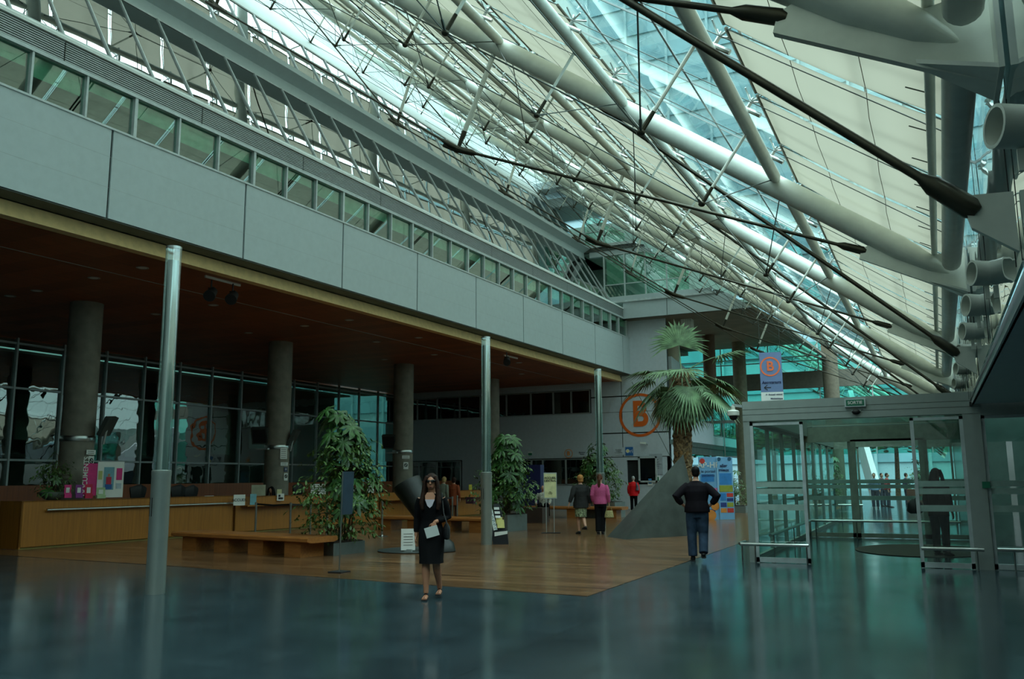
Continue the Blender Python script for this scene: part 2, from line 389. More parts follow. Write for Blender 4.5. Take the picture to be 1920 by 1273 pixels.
# ------------------------------------------------------------------ bridge building across the far end
def B(x, z, y=28.44): return K(x, y, z)
RL = lambda x: 3.63-.72*x-.12      # roof line in drawing units
br = sthing('wall_far', 'pale panelled bridge block across the far end of the hall', B(-9, 7.08))
mb = MB()
def bquad(mb, x0, x1, z0, z1, y=28.44, th=.15):
    """piece of the bridge front, cut by the sloping roof"""
    n = 12; P_ = []
    xs = [x0+(x1-x0)*i/n for i in range(n+1)]
    top = [(x, min(z1, RL(x))) for x in xs if min(z1, RL(x)) > z0]
    if len(top) < 2: return
    poly = [K(top[0][0], y, z0), K(top[-1][0], y, z0)] + [K(x, y, z) for x, z in top[::-1]]
    mb.prism(poly, (0, th*KS, 0))
bquad(mb, -9.37, -7.81, 7.08, 7.66); bquad(mb, -7.79, -5.57, 7.08, 7.66); bquad(mb, -5.55, -5.0, 7.08, 7.66)
bquad(mb, -9.9, -5.0, 7.72, 7.87, 28.40); bquad(mb, -10.6, -6, 9.42, 9.64, 28.50)
mb.build('panel', PANEL, br, False)
mb = MB(); bquad(mb, -9.4, -5.0, 7.09, 7.8, 28.50, .06); bquad(mb, -10.9, -6.2, 9.62, 9.75, 28.46, .2); mb.build('joint_backing', GREY, br, False)
mb = MB(); bquad(mb, -9.8, -4.9, 7.66, 7.73, 28.36, .3); bquad(mb, -10.8, -6.2, 9.75, 9.84, 28.38, .4); mb.build('ledge', FRAME, br, False)
# inner frame of the leaning gable corner
def bridge_windows(z0, zt, z1, x_start, x_end, word):
    global NW
    x = x_start; n = 0
    while x < x_end:
        e = x+.755; zr = min(z1, RL(x+.1)); zr2 = min(z1, RL(e))
        if zr2 > z0+.15:
            NW += 1; n += 1
            w0 = sthing('window_%d' % NW, f'{word} bridge window bay, {ordw(n-1)} from the glazed facade', K(x, 28.44, z0))
            m1 = MB(); m1.beam(K(x, 28.44, z0), K(x, 28.44, zr), .07, .07, (0, 1, 0)); m1.beam(K(x, 28.44, z0), K(e, 28.44, z0), .06, .06); 
            if zt < zr2: m1.beam(K(x, 28.44, zt), K(e, 28.44, zt), .05, .05)
            m1.beam(K(x, 28.44, zr), K(e, 28.44, zr2), .06, .06)
            m1.build('window_frame', FRAME, w0, False)
            m2 = MB(); m2.prism([K(x, 28.47, z0), K(e, 28.47, z0), K(e, 28.47, zr2), K(x, 28.47, zr)], (0, .01, 0)); m2.build('pane', G_RIB, w0, False)
            if n % 3:
                m3 = MB(); m3.prism([K(x+.04, 28.6, zt+.02), K(e-.04, 28.6, zt+.02), K(e-.04, 28.6, zr2), K(x+.04, 28.6, zr2)], (0, .01, 0)); m3.build('roller_blind', MATS['pale green roller blind'], w0, False)
        x = e
bridge_windows(7.87, 8.33, 9.42, -10.03, -5.2, 'lower')
bridge_windows(9.84, 10.35, 11.32, -10.76, -7.4, 'upper')
mb = MB(); mb.beam(K(-9.80, 28.40, 7.74), K(-10.84, 28.40, 9.40), .12, .12, (0, 1, 0)); mb.beam(K(-11.08, 28.40, 9.95), K(-11.86, 28.40, 11.4), .12, .12, (0, 1, 0))
mb.build('corner_frame', FRAME, br, False)
mb = MB(); mb.box(*[K(-12.6, 0, 0).x, K(-9.0, 0, 0).x], K(0, 28.2, 0).y, K(0, 30, 0).y, K(0, 0, 11.4).z, K(0, 0, 11.75).z)
mb.box(K(-12.4, 0, 0).x, K(-10.1, 0, 0).x, K(0, 27.6, 0).y, K(0, 29, 0).y, K(0, 0, 11.95).z, K(0, 0, 12.2).z); mb.build('canopy', PANEL, br, False)
mb = MB(); mb.box(-20, -13.4, K(0, 28.9, 0).y, K(0, 37, 0).y, K(0, 0, 9.6).z, K(0, 0, 9.75).z); mb.box(-22, -9, K(0, 31, 0).y, K(0, 31.2, 0).y, K(0, 0, 7.3).z, K(0, 0, 11.4).z)
mb.box(-19.5, -7.6, K(0, 28.6, 0).y, K(0, 31, 0).y, K(0, 0, 7.3).z, K(0, 0, 7.4).z)
mb.build('inner_wall', MATS['room interior'], br, False)
mb = MB(); mb.prism([K(-14.5, 28.5, 7.08), K(-5.0, 28.5, 7.08), K(-4.6, 37.5, 7.08), K(-14.5, 37.5, 7.08)], (0, 0, .15)); 
mb.prism([K(-5.0, 28.5, 7.08), K(-4.0, 28.5, 6.4), K(-3.4, 37.5, 6.2), K(-4.6, 37.5, 7.08)], (0, 0, .15))
struct('ceiling_bridge', mb, mat('taupe soffit', (116, 112, 96), .7, noise=.08, scale=1.), 'grey brown soffit under the bridge block')
mb = MB(); mb.box(K(-14.5, 0, 0).x, K(-9.4, 0, 0).x, K(0, 30, 0).y, K(0, 37.5, 0).y, K(0, 0, 6.9).z, K(0, 0, 7.06).z); struct('ceiling_drop', mb, mat('red brown beam', (96, 62, 44), .6), 'dark brown dropped soffit beside the upper gallery')

# pillars under the bridge
def pillar(px0, px1, py, y1, z0, z1, name, label, m):
    a = at_y(px0, py, y1*KS); b = at_y(px1, py, y1*KS)
    mb = MB(); c = (a+b)/2; r = (b-a).length/2
    mb.lathe((c.x, c.y+r, 0), [(r, z0), (r, z1)], 28)
    return tag(mb.build(name, m), label, 'pillar')
pillar(1538, 1568, 660, 36, 0, 9.9, 'concrete_pillar', 'tall dark concrete pillar under the bridge, right of the hanging banner', mat('dark concrete', (92, 92, 76), .8, noise=.08))
pillar(1372, 1397, 700, 35.5, 0, 9.9, 'concrete_pillar', 'concrete pillar under the bridge, just right of the palm crown', mat('greenish concrete', (104, 106, 84), .75, noise=.08))
pillar(1313, 1336, 610, 33.2, 5.5, 9.9, 'concrete_pillar', 'brown pillar under the bridge, hidden behind the palm crown', mat('brown concrete', (92, 70, 50), .7, noise=.08))
pillar(1238, 1268, 640, 30.6, 5.3, 9.9, 'concrete_pillar', 'pale beige pillar at the end of the upper gallery windows', mat('beige plaster', (176, 172, 148), .7, noise=.03))

# far glass screen behind the bridge: beams, mullions, cyan glass
fy = 37.5*KS
fs_ = sthing('window_200', 'large far glass screen under the bridge looking into the next hall', (-6, fy, 0))
mb = MB(); mb.box(-16, 6, fy, fy+.02, 2.9, 9.9); mb.build('pane', G_CYAN, fs_, False)
mb = MB(); mb.box(-16, 6, fy-.25, fy-.05, 7.0, 8.05); mb.build('beam', mat('taupe beam', (92, 96, 84), .7), fs_, False)
mb = MB(); mb.box(-16, 6, fy-.06, fy, 9.0, 9.06); mb.box(-16, 6, fy-.06, fy, 8.7, 8.76); mb.box(-16, 6, fy-.06, fy, 5.0, 5.2)
for x in range(-15, 6, 3): mb.box(x, x+.06, fy-.05, fy, 2.9, 9.9)
mb.build('mullion', ALU, fs_, False)

# ------------------------------------------------------------------ reception hall: B wall, back glazing, pillars
YB = 29.0
def KB(x, z, dy=0.): return K(x, YB, z)+V((0, dy, 0))
def bwbox(mb, x0, x1, z0, z1, d0=0., d1=.12):
    a, b = KB(x0, z0), KB(x1, z1); return mb.box(a.x, b.x, a.y+d0, a.y+d1, a.z, b.z)
bw = sthing('wall_back', 'pale panelled back wall carrying the big orange B', KB(-12, .55))
FL = .5333
WT0, WT1, WB0, WB1 = 3.88, 4.72, 1.37, 2.28
mb = MB()
bwbox(mb, -19.6, -9.9, 4.74, 5.02); bwbox(mb, -10.42, -8.04, 2.31, 7.1)
for (z0, z1) in ((2.31, 3.13), (3.15, WT0)): 
    xs = [-19.6, -17.1, -15.2, -13.25, -10.85, -9.70, -8.04]
    for a, b in zip(xs, xs[1:]): bwbox(mb, a+.012, b-.012, z0+.012, z1-.012, -.012, 0)
xs = [-10.85, -9.70, -8.04]
for (z0, z1) in ((WT0-.01, 4.42), (4.44, 5.15)):
    for a, b in zip(xs, xs[1:]): bwbox(mb, a+.012, b-.012, z0+.012, z1-.012, -.012, 0)
bwbox(mb, -19.6, -10.42, 2.31, WT0); bwbox(mb, -13.6, -10.5, FL, WB0); bwbox(mb, -16.1, -13.6, FL, 2.31, .0, .1)
bwbox(mb, -10.5, -9.58, FL, 2.31); bwbox(mb, -8.85, -8.04, FL, 2.31); bwbox(mb, -9.58, -8.85, FL, WB0); bwbox(mb, -9.58, -8.85, 2.2, 2.31)
mb.build('wall_panel', PANEL2, bw, False)
mb = MB(); bwbox(mb, -10.5, -8.04, 2.3, 5.15, -.004, .1); bwbox(mb, -19.6, -8.04, FL, 7.0, .13, .3)
mb.build('joint_backing', JOINT, bw, False)
for nm, lst, z0, z1 in (('upper', (-19.0, -18.1, -17.2, -16.2, -15.3, -14.2, -13.2, -12.3, -11.6, -10.88), WT0, WT1), ('lower', (-19.0, -18.0, -17.2, -16.15), WB0-.2, WB1), ('office', (-13.6, -13.2, -12.75, -11.85, -10.98), WB0, WB1)):
    for i_, (a, b) in enumerate(zip(lst, lst[1:])):
        NW += 1
        w0 = sthing('window_%d' % NW, f'{nm} dark window of the back wall, {ordw(i_)} from the left', KB(a, z0))
        m1 = MB()
        for xx in (a, b-.03): bwbox(m1, xx, xx+.03, z0, z1, -.06, .04)
        for zz in (z0, z1-.03): bwbox(m1, a, b, zz, zz+.03, -.06, .04)
        m1.build('window_frame', ALU, w0, False)
        m2 = MB(); bwbox(m2, a+.03, b-.03, z0+.03, z1-.03, -.03, -.02); m2.build('pane', G_DARK, w0, False)
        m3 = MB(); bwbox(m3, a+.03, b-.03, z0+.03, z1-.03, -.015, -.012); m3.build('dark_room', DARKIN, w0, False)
# wall returning along the far gallery
sw = sthing('wall_gallery', 'pale gallery wall running on behind the palm tree', K(-8.04, 29, 3))
mb = MB()
def sbox(mb, y0, y1, z0, z1, d=.15, x=-8.04):
    a, b = K(x, y0, z0), K(x, y1, z1); return mb.box(a.x-d, a.x, a.y, b.y, a.z, b.z)
sbox(mb, 29.0, 35.7, 2.9, 3.75); sbox(mb, 35.7, 37.4, 2.9, 3.25); sbox(mb, 29, 31.5, FL, 2.9); sbox(mb, 35.7, 44, 4.75, 5.2); sbox(mb, 37.4, 47, 2.9, 3.3)
mb.build('wall_panel', PANEL2, sw, False)
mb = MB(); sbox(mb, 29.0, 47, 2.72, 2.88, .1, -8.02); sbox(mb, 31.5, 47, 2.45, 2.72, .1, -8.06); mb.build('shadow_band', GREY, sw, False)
for i_, (a, b) in enumerate(((35.8, 37.3), (37.5, 38.3), (38.3, 39.1), (39.1, 39.9), (39.9, 40.8), (40.8, 41.7), (41.7, 42.6))):
    NW += 1; w0 = sthing('window_%d' % NW, f'gallery window behind the dome camera, {ordw(i_)} from the palm', K(-8.04, a, 3.3))
    m1 = MB()
    for yy in (a, b-.06): sbox(m1, yy, yy+.06, 3.28, 4.75, .12)
    for zz in (3.28, 3.98, 4.7): sbox(m1, a, b, zz, zz+.04, .12)
    m1.build('window_frame', FRAME, w0, False)
    m2 = MB(); sbox(m2, a, b, 3.3, 4.7, .01); m2.build('pane', G_RIB, w0, False)
mb = MB(); mb.prism([K(-8.0, 29.5, 5.3), K(-8.0, 44, 3.9), K(-8.0, 44, 4.3), K(-8.0, 29.5, 5.8)], (-.3, 0, 0))
tag(mb.build('stair_stringer', PANEL), 'pale sloping stair side behind the palm fronds', 'stair')
# left part: back glazing of the reception area
XG = -19.2*KS
bg_ = sthing('wall_glazed', 'tall dark glazed wall behind the reception desks', (XG, 18, 0))
mb = MB(); mb.box(XG-.02, XG, 0, YB*KS, 0, 6.6); mb.build('pane', G_DARK, bg_, False)
mb = MB()
y_ = 1.0
while y_ < 43: mb.box(XG-.02, XG+.1, y_, y_+.07, 0, 6.65); y_ += 1.85
for z in (6.42, 4.85, 2.35): mb.box(XG-.02, XG+.08, 0, 43.4, z, z+.07)
mb.build('mullion', ALU, bg_, False)
mb = MB(); mb.box(XG-5, XG-4.8, -4, 44, 0, 7); mb.box(XG-5, XG, -4.2, -4, 0, 7); mb.box(XG-5, XG-3.6, -4, 44, 6.7, 6.8); mb.box(XG-2.6, XG, -4, 44, 6.7, 6.8); mb.build('room_behind', mat('dim room', (70, 82, 76), .8, noise=.2, scale=.5), bg_, False)  # slot left in the unseen roof to let sky light into the room
rb = random.Random(3)
mb = MB()
for k in range(14):
    y0 = 4+k*2.7; mb.box(XG-4.7, XG-4.6, y0, y0+1.2, 2.5+rb.random(), 5.2)
mb.build('far_panel', mat('pale far panel', (150, 178, 170), .6), bg_, False)
mb = MB(); mb.box(-45, -14.5, -4.2, -4, 0, 12); mb.box(-45, 2.7, -6.2, -6, 0, 14); struct('wall_near', mb, mat('grey wall behind the camera', (120, 126, 120), .7), 'grey wall behind the viewer')

# round concrete pillars of the hall, with steel ring and notices
PX = [(-21.5, 16.6), (-21.45, 24.8), (-20.9, 32.3), (-20.2, 39.4)]
for i_, (x, y) in enumerate(PX):
    t = thing('concrete_pillar', ['thick round concrete pillar behind the leaflet stands, nearest of the row', 'round concrete pillar with timetable notices behind the receptionist', 'round concrete pillar behind the tilted black sculpture', 'slender grey pillar behind the middle glass lamp mast'][i_], 'pillar', (x, y, 0), 'round pillars of the reception hall')
    MB().lathe((x, y, 0), [(.44, 0), (.44, 6.66)], 32).build('shaft', CONC, t)
    if i_ < 3: MB().lathe((x, y, 0), [(.455, 2.72), (.46, 2.73), (.46, 2.86), (.455, 2.87)], 32).build('steel_ring', STEEL, t)
def facing(px, py, depth_pt):
    """unit right vector of a board that turns towards the hall"""
    return V((math.cos(R(28)), math.sin(R(28)), 0))
def board(name, label, cat, c, w_, h, right, m, th=.012, up=(0, 0, 1), group=None):
    c = V(c); rv = V(right).normalized(); uv = V(up).normalized(); nv = rv.cross(uv).normalized()
    t = thing(name, label, cat, c, group)
    mb = MB(); a, b = rv*w_/2, uv*h/2
    mb.prism([c-a-b, c+a-b, c+a+b, c-a+b], nv*-th); o = mb.build('board', m, t, False); return t, rv, uv, nv
RV = V((math.cos(R(32)), math.sin(R(32)), 0))
NVv = RV.cross(V((0, 0, 1)))
def notice(px, py, w_, h, pil, label, kind):
    x, y = PX[pil]; d = ray(px, py); d2 = V((d.x, d.y)); o = V((-x, -y)); a = d2.dot(d2); bb = 2*d2.dot(o); cc = o.dot(o)-.47**2
    disc = bb*bb-4*a*cc
    if disc < 0: return
    t_ = (-bb-math.sqrt(disc))/(2*a); p = V((0, 0, CAM_Z))+d*t_
    nr = V((p.x-x, p.y-y, 0)).normalized(); rv = V((0, 0, 1)).cross(nr)
    t, rv, uv, nv = board('wall_notice', label, 'sign', p, w_, h, rv, PAPER)
    if kind == 'smoke':
        mb = MB(); q = p+nv*.004
        for k in range(20):
            a0, a1 = 2*PI*k/20, 2*PI*(k+1)/20
            mb.beam(q+rv*math.cos(a0)*w_*.3+uv*(math.sin(a0)*w_*.3+h*.08), q+rv*math.cos(a1)*w_*.3+uv*(math.sin(a1)*w_*.3+h*.08), .03, .006, nv)
        mb.beam(q-rv*w_*.2+uv*(h*.08+w_*.2), q+rv*w_*.2+uv*(h*.08-w_*.2), .03, .006, nv); mb.build('no_smoking_symbol', BLACK, t, False)
    elif kind == 'H': text('H', h*.8, PAPER, t, p+nv*.006, rv); t.children[0].data.materials[0] = mat('dark blue sign', (30, 50, 90), .5)
    else:
        mb = MB()
        for k in range(2 if h < .3 else 5): zz = h*.5-(k+.8)*h/(2.6 if h < .3 else 5.6); mb.beam(p+nv*.004-rv*w_*.38+uv*zz, p+nv*.004+rv*w_*.3+uv*zz, .012, .004, nv)
        mb.build('print', BLACK, t, False)
notice(171, 848, .36, .13, 0, 'long white notice on the pillar behind the leaflet stands', 'lines')
notice(171, 866, .22, .32, 0, 'no smoking notice on the pillar behind the leaflet stands', 'smoke')
notice(532, 850, .28, .4, 1, 'tall white timetable sheet on the pillar behind the receptionist', 'lines')
notice(533, 870, .30, .12, 1, 'small white strip notice above the H sign', 'lines')
notice(536, 880, .16, .16, 1, 'dark blue H sign on the pillar behind the receptionist', 'H')
notice(536, 894, .18, .26, 1, 'no smoking notice under the H sign', 'smoke')
notice(761, 857, .34, .14, 2, 'white strip notice on the pillar behind the sculpture', 'lines')
notice(761, 873, .22, .3, 2, 'no smoking notice on the pillar behind the sculpture', 'smoke')
# hanging monitors beside the pillars
def monitor(px, py, label, front, depth):
    c = at_y(px, py, depth); t = thing('hanging_monitor', label, 'monitor', c, 'screens fixed to the hall pillars')
    if front:
        rv = V((.9, .3, 0)).normalized(); uv = V((.1, -.3, .9)).normalized(); nv = rv.cross(uv)
        a, b = rv*.3, uv*.3
        MB().prism([c-a-b, c+a-b, c+a+b, c-a+b], -nv*.2).build('casing', GREY, t, False)
        mb = MB(); a, b = rv*.25, uv*.25; c2 = c+nv*.003; mb.prism([c2-a-b, c2+a-b, c2+a+b, c2-a+b], -nv*.006); mb.build('screen', BLACK, t, False)
        MB().beam(c-V((.1, 0, .46)), c+V((.45, 0, -.46)), .1, .05).build('bracket', ALU, t, False)
    else:
        MB().beam(c+V((-.12, 0, -.25)), c+V((.14, .05, .25)), .12, .5, (.4, -1, 0)).build('casing', GREY, t, False)
        MB().beam(c+V((.05, 0, .1)), c+V((-.1, 0, -.5)), .05, .05).build('bracket', ALU, t, False)
monitor(200, 799, 'slanting monitor seen edge on, right of the nearest pillar', False, 16.9)
monitor(486, 818, 'dark slanting monitor left of the second pillar', True, 24.2)
monitor(549, 820, 'slanting monitor seen edge on, right of the second pillar', False, 25.0)
monitor(729, 829, 'dark slanting monitor left of the third pillar', True, 31.8)
# downlights
dl = [(267, 502), (176, 521), (69, 545), (400, 572), (292, 589), (571, 611), (466, 624), (19, 555), (655, 600), (785, 633), (814, 665), (706, 641), (973, 680), (721, 674), (978, 701)]
zc = K(0, 0, CZ).z
dproto = None
for i_, (px, py) in enumerate(dl):
    p = at_z(px, py, zc); 
    if dproto is None:
        dproto = thing('ceiling_downlight', '', 'light', (p.x, p.y, zc), 'round downlights in the wood ceiling')
        MB().lathe((p.x, p.y, zc), [(.11, -.004), (.13, -.012), (.15, -.004), (.15, 0)], 16).build('ring', ALU, dproto)
        MB().lathe((p.x, p.y, zc), [(.105, -.003), (.1, -.008)], 16).build('lamp_lens', PAPER, dproto); o = dproto
    else: o = copy_tree(dproto); o.location = (p.x, p.y, zc)
    o['label'] = 'small round downlight set in the red brown wood ceiling'
# track spotlights
def track(px0, py0, px1, py1, heads, label):
    a = at_z(px0, py0, zc-.03); b = at_z(px1, py1, zc-.03); t = thing('spotlight_track', label, 'spotlight', a)
    MB().beam(a, b, .05, .06).build('rail', PAPER, t, False)
    for hx, hy in heads:
        p = at_z(hx, hy-16, zc-.06); 
        m1 = MB(); m1.tube(p, p-V((0, 0, .2)), .02, n=8); m1.beam(p-V((0.1, 0, .2)), p+V((.1, 0, -.2)), .03, .02); hd = m1.build('yoke', BLACK, t)
        q = p-V((0, 0, .32)); m2 = MB(); m2.sweep([q+V((-.06, .12, .08)), q+V((-.03, .08, .05)), q+V((.02, -.03, -.04)), q+V((.08, -.14, -.13))], [.06, .12, .13, .15], 14); m2.build('lamp_head', BLACK, hd)
track(385, 518, 450, 535, [(397, 541), (437, 548)], 'ceiling track with two black spotlights near the nearest lamp mast')
track(945, 666, 970, 672, [(950, 676)], 'short ceiling track with one black spotlight, far part of the ceiling')

# ------------------------------------------------------------------ roof
MS = .78
TZ = lambda x: 4.65-.72*x
TY = [5.97+7.2*i for i in range(-1, 6)]          # trusses of this hall
SL = V((-1, 0, .72)).normalized(); NRM = V((.72, 0, 1)).normalized()
def tp(x, off=0., y=0.): return V((x, y, TZ(x)))+NRM*off
XT = -20.4
def make_truss():
    t = thing('roof_truss', '', 'roof truss', (0, 0, 0), 'white tube trusses carrying the sloping glass roof')
    m_ = MB(); m_.sweep([tp(.42), tp(.2), tp(-.2), tp(XT)], [.03, .11, .17, .17], 20); m_.build('main_tube', WHITE, t)
    # gusset plate towards the wall
    pl = [(-.74, 4.70), (-.70, 4.84), (-.56, 4.90), (-.25, 4.92), (.15, 4.62), (.62, 4.70), (.62, 4.02), (.2, 4.22)]
    m_ = MB(); m_.prism([V((x, -.035, z)) for x, z in pl], (0, .07, 0)); m_.prism([V((.62, -.3, 4.02)), V((.62, .3, 4.02)), V((.62, .3, 4.6)), V((.62, -.3, 4.6))], (-.03, 0, 0))
    m_.prism([V((.12, -.02, 4.28)), V((.62, -.28, 4.02)), V((.62, .28, 4.02)), V((.12, .02, 4.28))], (0, 0, .03)); m_.build('gusset_plate', WHITE, t, False)
    m_ = MB(); m_.prism([V((.62, -.03, 2.94)), V((.62, -.03, 3.32)), V((.40, -.03, 3.33)), V((.35, -.03, 3.24)), V((.38, -.03, 3.12))], (0, .06, 0)); m_.build('wall_bracket', WHITE, t, False)
    N1, N2 = V((-7.41, 0, 7.57)), V((-13.57, 0, 12.0)); S1_, S2_ = tp(-6.6), tp(-12.9)
    G = V((-.64, 0, 4.80)); W_ = V((.42, 0, 3.22)); E1 = tp(-5.6); E2 = tp(-18.0)
    def rod(nm, a, b, r, cl=True, dy=0.):
        a = a+V((0, dy, 0)); b = b+V((0, dy, 0)); d = (b-a).normalized(); m2 = MB()
        if cl: m2.sweep([a, a+d*.05, a+d*.32, a+d*.42, b-d*.42, b-d*.32, b-d*.05, b], [r*1.6, r*2.4, r*2.2, r, r, r*2.2, r*2.4, r*1.6], 10)
        else: m2.tube(a, b, r, n=8)
        m2.build(nm, DARKM, t)
    rod('lower_chord', G, N1, .026); rod('lower_chord', N1, N2, .02, dy=.04); rod('lower_chord', N1, N2, .02, dy=-.04); rod('lower_chord', N2, E2, .022)
    rod('brace_rod', W_, E1, .03)
    for a, b in ((S1_, N1), (S2_, N2)):
        d = (b-a).normalized(); c = b-d*.35
        m2 = MB(); m2.sweep([a+d*.1, c], [.045, .045], 12); st = m2.build('strut', WHITE, t)
        m2 = MB(); m2.sweep([c, c+d*.12, b], [.05, .045, .03], 12); m2.build('strut_foot', DARKM, st)
        m3 = MB(); m3.ball(b, .09, .07, .07); 
        for e in (-1, 1): m3.sweep([b, b+V((e*.3, 0, -e*.13 if b is N1 else -e*.2))], [.07, .035], 8)
        m3.build('cast_node', DARKM, t)
    return t
truss = make_truss()
WX = lambda y: .007*(y-13)
for i_, y in enumerate(TY):
    t = truss if i_ == 0 else copy_tree(truss)
    t.location = (WX(y), y, 0)
    t['label'] = f'white sloping roof truss tube with dark tie rods, {ordw(max(i_-1, 0))} from the camera' if i_ else 'white sloping roof truss tube directly above the camera'
# purlins
PXS = [-1.83, -4.18, -6.47, -8.85, -11.2, -13.5, -15.9, -18.2]
def make_purlin():
    t = thing('roof_purlin', '', 'roof purlin', (0, 0, 0), 'white purlin tubes between the roof trusses')
    L = 7.2; U = NRM*.1
    m_ = MB(); m_.sweep([U+V((0, .05, 0)), U+V((0, .25, 0)), U+V((0, L-.25, 0)), U+V((0, L-.05, 0))], [.05, .088, .088, .05], 14); m_.build('tube', WHITE, t)
    for y in (2.3, 4.95):
        a = U+V((0, y, 0)); b = a-NRM*1.12; d = -NRM
        m2 = MB(); m2.tube(a+d*.07, b-d*.25, .022, n=8); st = m2.build('strut', WHITE, t)
        m2 = MB(); m2.tube(b-d*.25, b, .024, .03, n=8); m2.ball(b, .05, .05, .04, 8, 6); m2.build('strut_foot', DARKM, st)
    n1 = U+V((0, 2.3, 0))-NRM*1.12; n2 = U+V((0, 4.95, 0))-NRM*1.12
    for a, b in ((U+V((0, .15, 0)), n1), (n1, n2), (n2, U+V((0, L-.15, 0)))):
        m2 = MB(); d = (b-a).normalized(); m2.sweep([a, a+d*.18, a+d*.2, b-d*.2, b-d*.18, b], [.018, .018, .009, .009, .018, .018], 6); m2.build('tie_cable', CABLE, t)
    nx = V((-2.33, 0, 1.68))
    for y in (2.3, 4.95):
        a = U+V((0, y, 0))-NRM*1.12; m2 = MB(); m2.tube(a, a+nx, .009, n=5); m2.build('slope_cable', CABLE, t)
    for y, ye in ((2.3, .15), (4.95, 7.05)):
        a = U+V((0, y, 0))-NRM*1.12; m2 = MB(); m2.tube(a, nx+U*.3+V((0, ye, 0)), .008, n=5); m2.build('brace_cable', CABLE, t)
    for q in range(4):
        y = .9+q*1.8; c = U+V((0, y, 0)); m2 = MB()
        m2.tube(c, c+NRM*.26, .025, n=8)
        for e in (-1, 1):
            for g in (-1, 1): m2.tube(c+NRM*.2, c+NRM*.3+SL*.12*e+V((0, .12*g, 0)), .012, n=6)
            m2.tube(c+NRM*.1, c+NRM*.1+SL*.2*e, .03, n=8)
        m2.build('glass_clamp', STEEL, t)
    return t
pur = make_purlin(); first = True
for b_, y in enumerate(TY[:-1]):
    for i_, x in enumerate(PXS):
        t = pur if first else copy_tree(pur); first = False
        t.location = (x+WX(y), y, TZ(x)); t['label'] = f'white purlin tube, {ordw(i_)} up from the eave, {"just above the viewer" if b_ == 0 else "behind the %s truss" % ORD[b_-1]}'
# glass skin and its joints
GO = .42
mb = MB(); y0, y1 = -3.0, 49.2
mb.prism([tp(.62, GO, y0), tp(.62, GO, y1), tp(XT-1, GO, y1), tp(XT-1, GO, y0)], NRM*.012); struct('roof_glazing', mb, G_ROOF, 'clear glass skin of the sloping roof')
mb = MB()
y = y0
while y < y1: mb.beam(tp(.62, GO+.0, y), tp(XT-1, GO, y), .02, .02); y += 1.8
x = .6
while x > XT: mb.beam(tp(x, GO, y0), tp(x, GO, y1), .025, .02); x -= 1.17
struct('trim_21', mb, ALU, 'thin joints between the roof glass panes')
mb = MB(); y = y0+.6
while y < 42.3: mb.tube(tp(.4, .2, y), tp(XT, .2, y), .006, n=4); y += 1.8
tag(mb.build('roof_wires', CABLE), 'fine parallel wires strung up the slope under the roof glass', 'cable', kind='stuff')
# blinds
def make_blind(w_, ln, nm):
    t = thing('roof_blind', '', 'blind', (0, 0, 0), 'beige sun screens under the roof glass')
    m_ = MB(); n = 6
    rows = []
    for i in range(n+1):
        f = i/n; s = SL*(ln*f); sag = -NRM*.05*math.sin(PI*f); rows.append((s+sag, s+sag+V((0, w_, 0))))
    for (a, b), (c, d) in zip(rows, rows[1:]): m_.quad(a, b, d, c)
    me = m_.build('cloth', SHADE, t)
    for p in (V((0, 0, 0)), SL*ln): MB().tube(p, p+V((0, w_, 0)), .022, n=8).build('end_bar', mat('brown bar', (92, 84, 66), .5), t)
    for f in (.34, .68):
        p = SL*(ln*f)-NRM*(.05*math.sin(PI*f)+.004); MB().sweep([p, p+V((0, w_*.4, 0))+SL*.02, p+V((0, w_, 0))], .0035, 4).build('cloth_seam', mat('seam brown', (92, 84, 70), .8), t)
    for yy in (0, w_): MB().tube(V((0, yy, 0)), SL*ln+V((0, yy, 0)), .008, n=5).build('side_cord', CABLE, t)
    return t
bprotos = {}
STR = [(.25, -1.75), (-4.38, -6.35), (-6.6, -8.75), (-8.98, -10.7), (-11.3, -13.35), (-13.6, -15.8), (-16.0, -18.1)]
for b_, y in enumerate(TY[:-1]):
    for i_, (xa, xb_) in enumerate(STR):
        ln = (xa-xb_)*math.hypot(1, .72); key = round(ln, 1)
        for q in range(4):
            if key not in bprotos: bprotos[key] = make_blind(1.69, ln, key); t = bprotos[key]
            else: t = copy_tree(bprotos[key])
            t.location = tp(xa+WX(y), .34, y+q*1.8+.05+.72)
            t['label'] = f'beige sun screen, {ordw(q)} in the {ordw(i_)} row up, {"above the viewer" if b_ == 0 else "bay behind the %s truss" % ORD[b_-1]}'
# eave tubes
et = thing('eave_tube', 'thick white tube running along the eave beside the glass wall', 'tube', (.43, 0, 4.42))
for i_, y in enumerate(TY[:-1]):
    MB().sweep([(.43+WX(y), y+.15, 4.45), (.43+WX(y), y+.3, 4.45), (.43+WX(y+7), y+6.9, 4.45), (.43+WX(y+7), y+7.05, 4.45)], [.05, .12, .12, .05], 18).build('tube_segment', WHITE, et)
th = thing('blind_rail', 'thin pale tube beside the eave tube holding the sun screens', 'tube', (.2, 0, 4.6))
MB().tube((.16, -1, 4.68), (.4, 43, 4.68), .04, n=10).build('tube', WHITE, th)
for k in range(40): MB().tube((.17+.006*k, .3+k*.9, 4.68), (-.02+.006*k, .3+k*.9, 4.78), .006, n=5).build('hook', CABLE, th)

